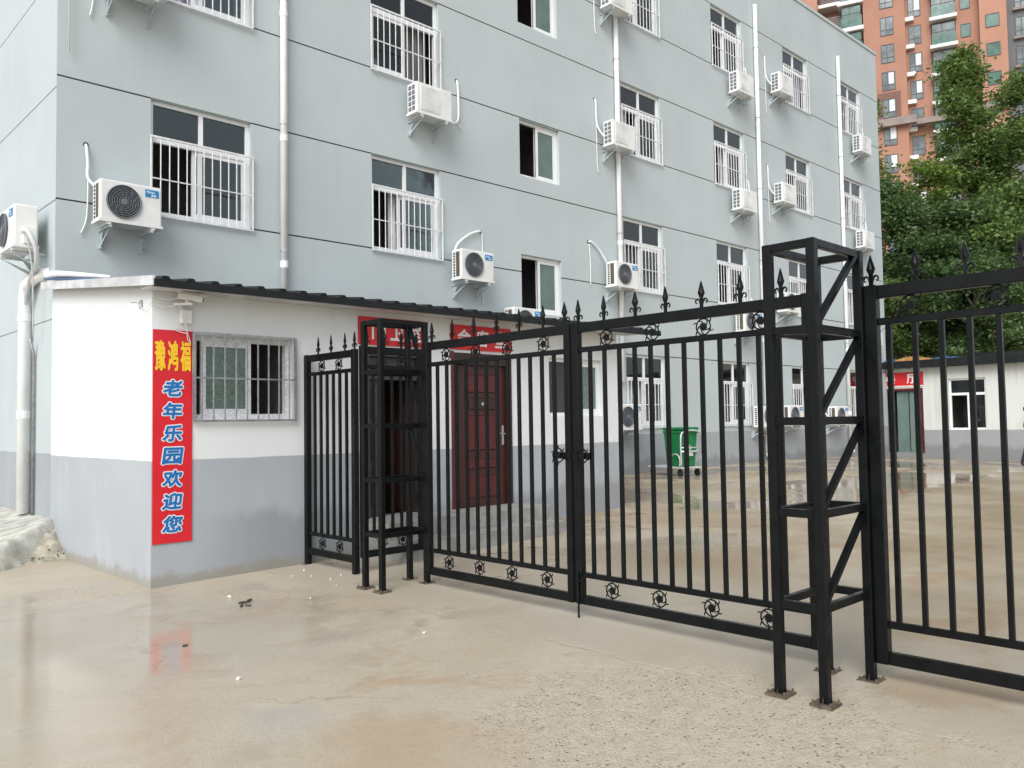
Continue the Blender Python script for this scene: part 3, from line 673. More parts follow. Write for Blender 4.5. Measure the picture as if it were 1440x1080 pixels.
# windows with steel bars
def booth_window(x, z, w, h, green, bars, mid=.5, dark_left=True):
    fr = frame_mesh(w, h, [], t=.05, y0=.06, y1=.13); wn_ = link('window', fr, M['film'] if bars else M['pvc'], gh_, G(x, GY, z))
    hw = w*.5; s = sash(hw, h-.10, .055, .07, .10); off = w*.20 if bars else w*.50
    if bars: off = .10
    link('sash', s, M['film'] if bars else M['pvc'], wn_, (off, 0, .05)); link('pane', MB().box(.055, hw-.055, .083, .089, .055, h-.155).mesh('pane'), M['frostg'], wn_, (off, 0, .05))
    if not bars: link('screen', MB().box(.05, w*.5, .10, .104, .05, h-.05).mesh('screen'), M['fanback'], wn_)
    link('room', room_mesh(w, h, 1.5, .15), M['room'], wn_)
    if bars:
        gr = MB().box(-.02, w+.03, -.05, -.03, h+.005, h+.028).box(-.02, w+.03, -.05, -.03, -.03, -.008).box(-.02, w+.03, -.047, -.033, h*.48, h*.48+.016)
        gr.box(w+.008, w+.03, -.051, -.029, -.03, h+.028).box(-.03, -.008, -.051, -.029, -.03, h+.028).box(w*.9, w*.93, -.03, .0, h+.01, h+.02)
        g_ = link('window_grille', fix(gr.mesh('window_grille')), M['galv'], gh_, G(x, GY, z))
        bme = fix(MB().tube([(0, -.04, -.02), (0, -.04, h+.016)], .0095, 6).mesh('bar'))
        for i in range(bars): link('bar', bme, M['galv'], g_, (w*(i+.55)/(bars), 0, 0))
booth_window(3.49, 1.63, 1.09, .85, True, 9); booth_window(8.64, 1.63, 1.16, .84, True, 0)
# red steel door (closed)
dr = link('reception_door', fix(MB().box(0, .07, -.02, .16, 0, 2.01).box(.95, 1.02, -.02, .16, 0, 2.01).box(.07, .95, -.02, .16, 1.86, 2.01).mesh('reception_door')), M['woodf'], gh_, G(6.86, GY, .45))
link('leaf', MB().box(.072, .948, .04, .085, .006, 1.855), M['wood'], dr)
for (a, b, c, d) in ((.24, .80, .12, .40), (.24, .80, .50, .62), (.24, .80, .74, 1.20), (.24, .80, 1.50, 1.74)):
    link('panel', bevelled(MB().box(a, b, .022, .042, c, d).mesh('panel'), .012, 1), M['woodp'], dr)
link('panel', bevelled(MB().box(.30, .74, .020, .042, 1.27, 1.43).mesh('panel'), .012, 1), M['woodf'], dr)
link('handle', fix(MB().box(.865, .905, .026, .04, .80, 1.06).tube([(.885, .03, .95), (.885, -.015, .95), (.79, -.015, .95)], .010, 8).mesh('handle')), M['chrome'], dr)
link('peephole', fix(MB().tube([(.52, .016, 1.35), (.52, .024, 1.35)], .022, 12).mesh('peephole')), M['chrome'], dr)
link('jamb_trim', fix(MB().box(-.035, .0, -.022, .0, -.30, 2.03).mesh('jamb_trim')), M['woodp'], dr)
# dark double door standing half open
dd = link('guardroom_door', fix(MB().box(0, .05, -.02, .16, 0, 1.98).box(.79, .84, -.02, .16, 0, 1.98).box(.05, .79, -.02, .16, 1.90, 1.98).box(.05, .79, -.02, .16, 1.62, 1.70).mesh('guardroom_door')), M['ddoor'], gh_, G(5.52, GY, .46))
link('leaf', MB().box(.052, .30, .03, .075, .006, 1.615), M['ddoor'], dd)
for c, d in ((.12, .55), (.65, 1.05), (1.15, 1.52)): link('panel', bevelled(MB().box(.10, .25, .018, .032, c, d).mesh('panel'), .008, 1), M['ddoor'], dd)
lf = link('leaf', MB().box(-.47, 0, 0, .045, .006, 1.615), M['woodf'], dd, (.785, .10, 0), (0, 0, R(-72)))
link('transom_panel', MB().box(.052, .788, .05, .06, 1.702, 1.898), M['ddoor'], dd)
link('room', room_mesh(.84, 1.98, 1.6, .1), M['room'], dd)
# steps
st = link('doorstep', MB().box(5.42-GX0, 8.02-GX0, -.62, .0, -.1, .455), M['cement'], gh_)
link('lower_step', MB().box(5.40-GX0, 7.98-GX0, -.92, -.62, -.1, .27), M['cement'], st)

# ------------------------------------------------------------------ signs and banner
def board(name, label, cat, x0, x1, z0, z1, mat, y=GY-.018, t=.015):
    o = thing(name, label, cat, ((x0+x1)/2, y, (z0+z1)/2))
    w, h = x1-x0, z1-z0
    link('panel', MB().box(-w/2, w/2, 0, t, -h/2, h/2), mat, o); return o
b = board('welcome_banner', 'tall red vertical banner with yellow and blue characters on guardhouse corner', 'banner', 3.082, 3.468, .425, 2.51, M['red'], GY-.012, .008)
for i, ch in enumerate('豫鸿福'): link('yellow_character', letters([(ch, -.125+.125*i, .79, .105, .30)], .006, -.003).mesh('character'), M['yellow'], b)
for i, ch in enumerate('老年乐园欢迎您'):
    oc = link('character_outline', letters([(ch, 0, .47-.2215*i, .215, .185)], .017, -.002, shear=.14, n=14).mesh('character'), M['white'], b)
    link('blue_character', letters([(ch, 0, .47-.2215*i, .193, .163)], .0062, -.0052, shear=.14).mesh('character'), M['bluep'], oc)
b = board('guardroom_sign', 'red sign with white characters above the dark open guardroom door', 'sign', 5.43, 6.37, 2.49, 2.82, M['red2'])
link('lettering', letters([(ch, -.19+.265*i, 0.01, .20, .22) for i, ch in enumerate('门卫室')], .006, -.004).mesh('lettering'), M['white'], b)
b = board('reception_sign', 'red sign with white characters above the closed brown red door', 'sign', 6.82, 7.88, 2.50, 2.82, M['red2'])
link('lettering', letters([(ch, -.31+.325*i, 0.0, .22, .22) for i, ch in enumerate('会客室')], .006, -.004).mesh('lettering'), M['white'], b)

# ------------------------------------------------------------------ security camera over the banner
cam = thing('security_camera', 'white security camera on bracket above the tall red banner', 'camera', (3.34, GY, 2.60))
link('junction_box', bevelled(MB().box(.0, .11, -.06, -.001, -.02, .12).mesh('junction_box'), .008, 1), M['accase'], cam)
link('arm', fix(MB().beam((-.06, -.03, .165), (.07, -.16, .165), .05, .022).beam((.03, -.12, .165), (.03, -.12, .215), .03).mesh('arm')), M['accase'], cam)
bd = bevelled(MB().box(-.07, .16, -.035, .035, -.03, .03).mesh('body'), .01, 2)
bo = link('body', bd, M['accase'], cam, (.01, -.13, .235), (R(0), R(8), R(-12)))
link('sun_hood', MB().box(-.08, .18, -.044, .044, .033, .04), M['accase'], bo)
link('lens', fix(MB().tube([(.158, 0, 0), (.168, 0, 0)], .026, 16).mesh('lens')), M['fanback'], bo)
mb = MB()
for pts in ([(-.04, -.1, .16), (.0, -.08, .02), (.06, -.05, -.10), (.02, -.03, -.11), (-.06, -.03, -.08), (.05, -.03, -.07), (.11, -.02, -.22)],
            [(-.02, -.1, .15), (.05, -.06, -.02), (.07, -.03, -.16), (.10, -.02, -.20)], [(-.06, -.08, .15), (-.16, -.03, .13), (-.28, -.02, .15)], [(-.02, -.1, .23), (-.14, -.05, .20), (-.275, -.02, .235)]):
    mb.tube(smooth_pts(pts), .0045, 5)
link('cable', fix(mb.mesh('cable', True)), M['pvc'], cam)
ds = thing('outlet_box', 'small white socket with loose cable on guardhouse side wall', 'socket', (GX0, 8.55, 2.78))
link('plate', bevelled(MB().box(-.02, 0, -.03, .03, -.04, .04).mesh('plate'), .005, 1), M['galv'], ds)
link('cable', fix(MB().tube(smooth_pts([(-.02, 0, 0), (-.03, -.1, -.06), (-.03, -.22, -.05), (-.01, -.29, .0)]), .005, 5).tube(smooth_pts([(-.015, .0, .02), (-.01, .15, .05), (-.006, .3, .06)]), .008, 5).mesh('cable', True)), M['pvc'], ds)

# ------------------------------------------------------------------ black steel gate, pillars and fence
def finial_mesh():
    mb = MB(); T = .009
    prof = [(0, .0), (.012, .0), (.012, .03), (.017, .04), (.010, .055), (.012, .075), (.026, .105), (.0, .19)]
    pl = [(x, z) for x, z in prof]+[(-x, z) for x, z in reversed(prof[1:-1])]
    mb.prism(pl, -T*.6, T*.6)
    mb.add([(0, -.014, .105), (0, .014, .105), (.02, 0, .105), (-.02, 0, .105), (0, 0, .185), (0, 0, .06)], [(0, 2, 4), (2, 1, 4), (1, 3, 4), (3, 0, 4), (2, 0, 5), (1, 2, 5), (3, 1, 5), (0, 3, 5)])
    for s in (-1, 1):
        mb.tube([(s*x, 0, z) for x, z in ((.008, .035), (.016, .056), (.030, .066), (.043, .060), (.047, .045), (.040, .035), (.033, .040))], [.006, .007, .007, .006, .0055, .005, .003], 6)
    return fix(mb.mesh('finial'))
def rosette_mesh(r=.056):
    mb = MB().ring((0, 0, 0), r, .0055, n=24, m=6)
    for k in range(5):
        t = 2*math.pi*k/5+.3; mb.tube([(.018*math.cos(t), 0, .018*math.sin(t)), (.036*math.cos(t+.25), 0, .036*math.sin(t+.25)), (r*math.cos(t+.75), 0, r*math.sin(t+.75))], .0045, 5)
        for s in (0, .62):
            q = t+s; mb.beam((.012*math.cos(q), 0, .012*math.sin(q)), (.027*math.cos(q), 0, .027*math.sin(q)), .013, .012, (0, 1, 0))
    mb.tube([(0, -.007, 0), (0, .007, 0)], .017, 10)
    for k in range(6):
        t = math.pi/2+2*math.pi*k/6; q = .25 if k % 3 else 0; mb.tube([(r*math.cos(t), 0, r*math.sin(t)), ((r+.018)*math.cos(t+q*.5), 0, (r+.018)*math.sin(t+q*.5)), ((r+.026)*math.cos(t+q), 0, (r+.026)*math.sin(t+q))], [.006, .0045, .003], 5)
    return fix(mb.mesh('rosette'))
ME['finial'] = finial_mesh(); ME['rosette'] = rosette_mesh()
ZB0, ZB1, ZL0, ZL1, ZU0, ZU1, ZT0, ZT1 = .12, .19, .325, .365, 2.06, 2.10, 2.215, 2.29
def panel(name, label, cat, loc, rz, L, nb, fin, ros_t, ros_b, stile=.06, ext=None, group=None, foot=(False, False), bw=.028, first=None, step=None):
    t = thing(name, label, cat, loc, rz, group)
    def pc(n, x0, x1, z0, z1, th): return link(n, bevelled(MB().box(x0, x1, -th/2, th/2, z0, z1).mesh(n), .004, 1), M['black'], t)
    for i, x in enumerate((0, L-stile)):
        z0 = .0 if foot[i] else ZB0
        pc('stile', x, x+stile, z0, ZT1+.005, .06)
        if foot[i]: link('base_plate', fix(MB().box(x-.03, x+stile+.03, -.06, .06, -.004, .008).mesh('base_plate')), M['black'], t)
    for n, a, b, th in (('bottom_rail', ZB0, ZB1, .045), ('lower_rail', ZL0, ZL1, .034), ('upper_rail', ZU0, ZU1, .034), ('top_rail', ZT0, ZT1, .045)):
        pc(n, stile, L-stile, a, b, th)
    key = ('bar', bw)
    if key not in ME: ME[key] = bevelled(MB().box(-bw/2, bw/2, -bw/2, bw/2, ZL1-.003, ZU0+.003).mesh('bar'), .003, 1)
    for i in range(nb): link('bar', ME[key], M['black'], t, ((first+step*i) if first else stile+(L-2*stile)*(i+1)/(nb+1), 0, 0))
    for x in fin: link('finial', ME['finial'], M['black'], t, (x, 0, ZT1-.004), (0, 0, random.uniform(-.25, .25)))
    for x in ros_t: link('rosette', ME['rosette'], M['black'], t, (x, 0, (ZU1+ZT0)/2))
    for x in ros_b: link('rosette', ME['rosette'], M['black'], t, (x, 0, (ZB1+ZL0)/2))
    return t
GX = 4.885; gz = .025
LR = 4.405-2.43; ra = R(-90)
g1 = panel('gate_leaf', 'black steel gate leaf with spear points hinged on the nearer gate pillar', 'gate', (GX, 4.405, gz), ra, LR, 12,
           [.05, .31, .61, .88, 1.18, 1.48, 1.77], [.33, .76, 1.19, 1.62], [.34, .77, 1.20, 1.62], group='double gate leaves', first=.165, step=.1438)
LL = 6.30-4.435
g2 = panel('gate_leaf', 'black steel gate leaf with spear points hinged on the pillar by guardhouse', 'gate', (GX, 6.30, gz), ra, LL, 12,
           [.10, .40, .70, 1.0, 1.28, 1.56, 1.80], [.31, .72, 1.13, 1.56], [.32, .74, 1.15, 1.56], group='double gate leaves', first=.18, step=.136)
for g, s, x in ((g1, 1, 0), (g2, -1, LL)):          # lock plates with small wheels where the leaves meet
    link('latch_plate', fix(MB().box(min(x, x+s*.17), max(x, x+s*.17), -.042, -.031, 1.235, 1.285).tube([(x+s*.10, -.06, 1.26), (x+s*.10, -.04, 1.26)], .022, 10).mesh('latch_plate')), M['black'], g)
    link('latch_wheel', ME['rosette'], M['black'], g, (x+s*.11, -.055, 1.26))
link('drop_bolt', fix(MB().tube([(.035, -.04, .02), (.035, -.04, .36)], .008, 8).box(.02, .05, -.052, -.028, .13, .16).tube([(.035, -.04, .30), (.085, -.05, .30)], .006, 6).mesh('drop_bolt')), M['black'], g1)
fr_ = panel('fence_panel', 'black steel fence section with spear points beside the nearer gate pillar', 'fence', (GX, 2.098, .02), ra, 2.40, 16,
            [.035, .285, .545, .81, 1.08, 1.35, 1.62, 1.9, 2.2], [.25, .69, 1.12, 1.55, 1.98], [], stile=.07, foot=(False, True), first=.128, step=.1425)
fl_ = panel('fence_panel', 'short black fence section fixed to the guardhouse front wall', 'fence', (4.745, 8.268, .03), ra, 1.0, 6, [.26, .52, .79, .97], [.33, .67], [.33, .67], stile=.06, foot=(True, True))
pg = panel('pedestrian_gate', 'narrow black side gate standing open behind the gate pillar', 'gate', (4.815, 7.30, .07), 0, .78, 5, [.08, .3, .52, .72], [.26, .52], [.26, .52], stile=.04)
def pillar(label, x0, x1, y0, y1, zb, diag):
    t = thing('gate_pillar', label, 'pillar', ((x0+x1)/2, (y0+y1)/2, zb), 0, 'open steel gate pillars'); hx, hyy, s, Hh = (x1-x0)/2, (y1-y0)/2, .05, 2.49
    post = bevelled(MB().box(-s/2, s/2, -s/2, s/2, 0, Hh).mesh('post'), .004, 1)
    plate = MB().box(-.062, .062, -.062, .062, -.02, .012)
    for a, b in ((-1, -1), (1, -1), (1, 1), (-1, 1)): plate.tube([(a*.048, b*.048, 0), (a*.048, b*.048, .030)], .006, 6)
    for a, b in ((-1, -1), (1, -1), (1, 1), (-1, 1)): plate.add([(a*.025, 0 if b < 0 else .004, .0), (a*.06, 0, .0), (a*.025, 0, .05)], [(0, 1, 2)])
    plate = fix(plate.mesh('base_plate')); plate.materials.append(M['rusty'])
    for a in (-1, 1):
        for b in (-1, 1):
            p = link('post', post, M['black'], t, (a*hx, b*hyy, 0)); link('base_plate', plate, M['black'], p)
    rx = bevelled(MB().box(-hx+s/2, hx-s/2, -.019, .019, -.022, .022).mesh('rail'), .003, 1); ry = bevelled(MB().box(-.019, .019, -hyy+s/2, hyy-s/2, -.022, .022).mesh('rail'), .003, 1)
    for z in (.5, 1.0, 1.5, 2.0, Hh-.022):
        for b in (-1, 1): link('rail', rx, M['black'], t, (0, b*hyy, z)); link('rail', ry, M['black'], t, (b*hx, 0, z))
    for z in (.5, 1.0, 1.5, 2.0):
        if diag == 'x': link('brace', fix(MB().beam((-hx+.03, -hyy, z+.03), (hx-.03, -hyy, z+.47), .028, .036, (0, 1, 0)).mesh('brace')), M['black'], t)
        else: link('brace', fix(MB().beam((hx, hyy-.03, z+.47), (hx, -hyy+.03, z+.03), .028, .03, (1, 0, 0)).mesh('brace')), M['black'], t)
    return t
pillar('black open steel pillar between double gate and long fence', 4.285, 4.850, 2.125, 2.385, .033, 'x')
pillar('black open steel pillar between double gate and narrow side gate', 4.425, 4.935, 6.375, 6.645, .034, 'y')

# ------------------------------------------------------------------ dining hall
HX = 28.44
hall = thing('dining_hall', 'low white and grey dining hall with black roof edge beyond the yard', 'building', (HX, 12.0, 0))
hh = [(10.46, 11.78, .37, 2.47), (8.60, 9.68, 1.11, 2.72), (4.3, 5.5, 1.11, 2.72)]
def Hc(x, y, z): return (x-HX, y-12.0, z)
def hd(u, z):
    for a, b, c, d in hh:
        if a < u < b and c < z < d: return None
    return 0
link('front_wall', relief([-9, 12.4]+[h[i] for h in hh for i in (0, 1)], [-.3, 3.12]+[h[i] for h in hh for i in (2, 3)], hd, lambda u, d, z: Hc(HX+d, u, z)), M['hall'], hall)
link('roof', fix(MB().add([Hc(HX-.35, -9, 3.12), Hc(HX-.35, 12.5, 3.12), Hc(HX+7, 12.5, 3.75), Hc(HX+7, -9, 3.75), Hc(HX-.35, -9, 3.34), Hc(HX-.35, 12.5, 3.34), Hc(HX+7, 12.5, 3.97), Hc(HX+7, -9, 3.97)],
     [(0,3,2,1),(4,5,6,7),(0,1,5,4),(1,2,6,5),(2,3,7,6),(3,0,4,7)]).mesh('roof')), M['roof'], hall)
def hwin(y0, y1, z0, z1):
    w = y1-y0; h = z1-z0
    o = link('window', frame_mesh(w, h, [(.05, w-.05, 1.08, 1.16), (w*.48, w*.56, .055, 1.08)]), M['pvc'], hall, Hc(HX, y1, z0), (0, 0, ra))
    link('pane', MB().box(.06, w-.06, .1, .106, 1.16, h-.06).mesh('pane'), M['carg'], o)
    link('pane', MB().box(w*.5, w-.06, .1, .106, .06, 1.08).mesh('pane'), M['glass'], o)
    link('room', room_mesh(w, h, 2, .3), M['room'], o)
hwin(8.60, 9.68, 1.11, 2.72); hwin(4.3, 5.5, 1.11, 2.72)
hdr = link('entrance', fix(MB().box(0, .10, -.03, .15, 0, 2.1).box(1.22, 1.32, -.03, .15, 0, 2.1).box(.10, 1.22, -.03, .15, 2.02, 2.1).mesh('entrance')), M['woodp'], hall, Hc(HX, 11.78, .37), (0, 0, ra))
link('curtain_strip', MB().box(.45, .82, .10, .12, 0, 2.0), M['frost'], hdr)
link('leaf', MB().box(.86, 1.20, .08, .12, .01, 2.0), M['frostg'], hdr)
link('room', room_mesh(1.32, 2.1, 2, .2), M['room'], hdr)
sg = thing('dining_hall_sign', 'red sign with white characters over the far dining hall doorway', 'sign', (HX-.02, 11.13, 2.76), ra)
link('panel', MB().box(-.70, .70, 0, .015, -.24, .24), M['red2'], sg)
link('lettering', letters([('餐', -.33, .02, .30, .31), ('厅', .33, .02, .30, .31)], .01, -.004).mesh('lettering'), M['white'], sg)
link('lower_trim', MB().box(-.70, .70, -.003, -.0005, -.235, -.20), M['scrap'], sg)
c2 = thing('security_camera', 'small white camera on the dining hall wall beside its red sign', 'camera', (HX, 12.02, 2.72), ra)
link('arm', fix(MB().beam((0, 0, 0), (.02, -.18, .0), .04).box(-.04, .04, -.02, 0, -.12, .04).mesh('arm')), M['accase'], c2)
link('body', bevelled(MB().box(-.05, .22, -.22, -.14, .0, .08).mesh('body'), .01, 1), M['accase'], c2)
link('cable', fix(MB().tube(smooth_pts([(0, -.02, -.1), (.02, -.03, -.3), (-.03, -.03, -.5), (.03, -.03, -.6)]), .012, 5).mesh('cable')), M['pvc'], c2)
def tarp(name, label, cx, cy, w, d, hgt, mat, seed):
    r = random.Random(seed); n = 10; mb = MB()
    zr = lambda x: 3.34+(x-(HX-.35))*(.63/7.35)
    for j in range(n+1):
        for i in range(n+1):
            a, b_ = i/n-.5, j/n-.5; e = max(0, 1-(2*a)**2)*max(0, 1-(2*b_)**2)
            x, y = cx+a*w+r.uniform(-.03, .03), cy+b_*d+r.uniform(-.03, .03); mb.v.append((x-cx, y-cy, zr(x)-zr(cx)+hgt*e*r.uniform(.25, 1)+.012))
    mb.f = [(j*(n+1)+i, j*(n+1)+i+1, (j+1)*(n+1)+i+1, (j+1)*(n+1)+i) for j in range(n) for i in range(n)]
    tag(link(name, mb.mesh(name, True), mat, None, (cx, cy, zr(cx))), label, 'tarpaulin')
tarp('tarpaulin', 'crumpled orange sheet lying on the black dining hall roof', 28.75, 10.9, 1.0, 1.3, .15, M['tarp'], 1)
tarp('tarpaulin', 'crumpled blue sheet lying on roof edge above dining hall doorway', 28.55, 11.5, .7, .7, .10, M['blue'], 2)
tarp('tarpaulin', 'small blue sheet on roof between doorway and dining hall window', 28.9, 9.9, .8, .8, .07, M['blue'], 3)

# ------------------------------------------------------------------ cart with green bin
cy_, cx_ = 10.66, 14.92; czg = float(zg(cx_, cy_))
cart = thing('hand_cart', 'silver platform cart with tube handles carrying the green bin', 'cart', (cx_, cy_, czg), R(-105))
link('platform', bevelled(MB().box(-.50, .62, -.30, .30, .16, .20).mesh('platform'), .01, 1), M['tube'], cart)
link('handle', fix(MB().tube(smooth_pts([(.60, -.28, .20), (.60, -.28, .80), (.60, -.20, .93), (.60, .0, .96), (.60, .20, .93), (.60, .28, .80), (.60, .28, .20)], 4), .018, 8).tube([(.60, -.28, .52), (.60, .28, .52)], .022, 8).tube([(.60, -.28, .60), (.60, .28, .60)], .012, 8).mesh('handle', True)), M['tube'], cart)
for s in (-1, 1):
    link('side_hoop', fix(MB().tube(smooth_pts([(.28, s*.29, .20), (.28, s*.29, .38), (.36, s*.29, .46), (.48, s*.29, .46), (.56, s*.29, .38), (.56, s*.29, .20)], 4), .014, 8).mesh('side_hoop', True)), M['tube'], cart)
    for x in (-.40, .50): link('wheel', fix(MB().tube([(x, s*.23-.02, .075), (x, s*.23+.02, .075)], .075, 18).box(x-.03, x+.03, s*.23-.03, s*.23+.03, .13, .16).mesh('wheel')), M['rubber'], cart)
gb = thing('wheelie_bin', 'green plastic wheeled bin standing on the platform cart', 'bin', (cx_-.06, cy_-.24, czg+.20), R(-15))
me = MB().add([(-.20, -.22, 0), (.20, -.22, 0), (.20, .22, 0), (-.20, .22, 0), (-.24, -.27, .76), (.24, -.27, .76), (.24, .27, .76), (-.24, .27, .76)], [(0,3,2,1),(4,5,6,7),(0,1,5,4),(1,2,6,5),(2,3,7,6),(3,0,4,7)])
link('tub', bevelled(fix(me.mesh('tub')), .02, 2), M['bin'], gb)
link('lid', bevelled(MB().box(-.26, .26, -.30, .29, .765, .825).mesh('lid'), .02, 2), M['bin'], gb)
link('rim', bevelled(MB().box(-.255, .255, -.285, .285, .70, .745).mesh('rim'), .01, 1), M['bin'], gb)
link('recycling_mark', fix(MB().ring((.05, -.262, .40), .06, .008, n=3, m=4).box(-.02, .12, -.254, -.247, .22, .29).mesh('recycling_mark')), M['white'], gb)

# ------------------------------------------------------------------ person walking out of the frame
def make_person(x, y, rz):
    J = [((0,0,.90),.135,.105), ((0,.0,1.03),.13,.10), ((0,0,1.22),.155,.11), ((0,.01,1.36),.075,.065), ((0,.0,1.43),.052,.052), ((0,-.015,1.50),.072,.085), ((0,-.015,1.57),.078,.092), ((0,-.005,1.63),.055,.065)]
    E_ = [(i, i+1) for i in range(7)]
    for s_ in (-1, 1):
        n0 = len(J)
        J += [((s_*.165,.01,1.33),.058,.055), ((s_*.225,.07,1.09),.045,.043), ((s_*.215,-.03,.88),.032,.030), ((s_*.212,-.06,.81),.036,.020)]
        E_ += [(2, n0), (n0, n0+1), (n0+1, n0+2), (n0+2, n0+3)]
        n1 = len(J); st_ = -.10*s_
        J += [((s_*.09,0,.82),.088,.09), ((s_*.10,st_*.9-.02,.47),.062,.064), ((s_*.10,st_*1.6+.03,.09),.042,.045), ((s_*.105,st_*1.6-.12,.035),.042,.032)]
        E_ += [(0, n1), (n1, n1+1), (n1+1, n1+2), (n1+2, n1+3)]
    me = bpy.data.meshes.new('person'); me.from_pydata([j[0] for j in J], E_, [])
    o = bpy.data.objects.new('person', me); col.objects.link(o)
    o.modifiers.new('Skin', 'SKIN'); sv = me.skin_vertices[0].data
    for i, j in enumerate(J): sv[i].radius = (j[1], j[2])
    sv[0].use_root = True
    sm = o.modifiers.new('Subdivision', 'SUBSURF'); sm.levels = 2; sm.render_levels = 2
    dg = bpy.context.evaluated_depsgraph_get(); dg.update(); m2 = bpy.data.meshes.new_from_object(o.evaluated_get(dg)); bpy.data.objects.remove(o)
    bm = bmesh.new(); bm.from_mesh(m2)
    for s_ in (-1, 1):                                      # fingers and thumb, gently curled
        f = MB()
        for k, (dy, L) in enumerate(((-.026, .066), (-.009, .075), (.009, .070), (.026, .056))):
            f.tube(smooth_pts([(s_*.212, -.062+dy, .80), (s_*.210, -.066+dy, .80-L*.55), (s_*.196, -.066+dy, .80-L)], 3), [.0095, .0092, .0088, .0085, .008, .0075, .006], 6)
        f.tube(smooth_pts([(s_*.208, -.088, .83), (s_*.198, -.108, .80), (s_*.190, -.108, .765)], 3), [.011, .0105, .010, .0095, .009, .0085, .007], 6)
        tmp = f.mesh('hand'); bm.from_mesh(tmp); bpy.data.meshes.remove(tmp)
    tmp = MB().tube([(0, -.095, 1.545), (0, -.118, 1.52), (0, -.10, 1.512)], [.008, .014, .012], 6).mesh('nose'); bm.from_mesh(tmp); bpy.data.meshes.remove(tmp)
    bmesh.ops.recalc_face_normals(bm, faces=bm.faces); bm.to_mesh(m2); bm.free()
    for k in ('skin', 'cloth_w', 'cloth_r', 'cloth_d', 'rubber'): m2.materials.append(M[k])
    for p in m2.polygons:
        c = p.center; ax = abs(c.x); p.use_smooth = True
        if c.z > 1.40 or (c.z < .875 and ax > .165 and c.z > .60): p.material_index = 0
        elif c.z > .86 and ax > .150 + max(0, 1.28-c.z)*.08: p.material_index = 2
        elif c.z > .90: p.material_index = 1
        elif c.z > .085: p.material_index = 3
        else: p.material_index = 4
    m2.name = 'person'
    r = bpy.data.objects.new('person', m2); col.objects.link(r); r.location = (x, y, float(zg(x, y))); r.rotation_euler = (0, 0, rz)
    tag(r, 'person in white top with dark red sleeves and dark trousers by the dining hall', 'person')
    h = MB(); n, m = 16, 7
    for j in range(m+1):
        a = math.pi*.62*j/m
        for i in range(n):
            t = 2*math.pi*i/n; fr_ = max(0, -math.sin(t))
            aa = a*(1-.38*fr_); h.v.append((.094*math.sin(aa)*math.cos(t), .012+.108*math.sin(aa)*math.sin(t), 1.55+.115*math.cos(aa)))
    h.f = [(j*n+i, j*n+(i+1) % n, (j+1)*n+(i+1) % n, (j+1)*n+i) for j in range(m) for i in range(n)]
    link('hair', h.mesh('hair', True), M['rubber'], r)
    for s_ in (-1, 1):
        link('eye', fix(MB().tube([(s_*.030, -.088, 1.548), (s_*.030, -.098, 1.548)], [.011, .006], 8).mesh('eye')), M['rubber'], r)
        link('ear', fix(MB().tube([(s_*.076, .0, 1.515), (s_*.086, .012, 1.545), (s_*.078, .005, 1.57)], [.008, .012, .007], 6).mesh('ear')), M['skin'], r)
    link('mouth', MB().box(-.022, .022, -.100, -.092, 1.484, 1.490), M['cloth_r'], r)
M['skin'] = simple('skin', S(198, 150, 122), .5, .06, 9); M['cloth_w'] = simple('white_cloth', (.74, .70, .72), .85, .06, 9); M['cloth_r'] = simple('dark_red_cloth', S(110, 22, 40), .85, .1, 9); M['cloth_d'] = simple('dark_trousers', (.022, .022, .030), .85, .15, 9)
make_person(25.5, 6.70, R(8))

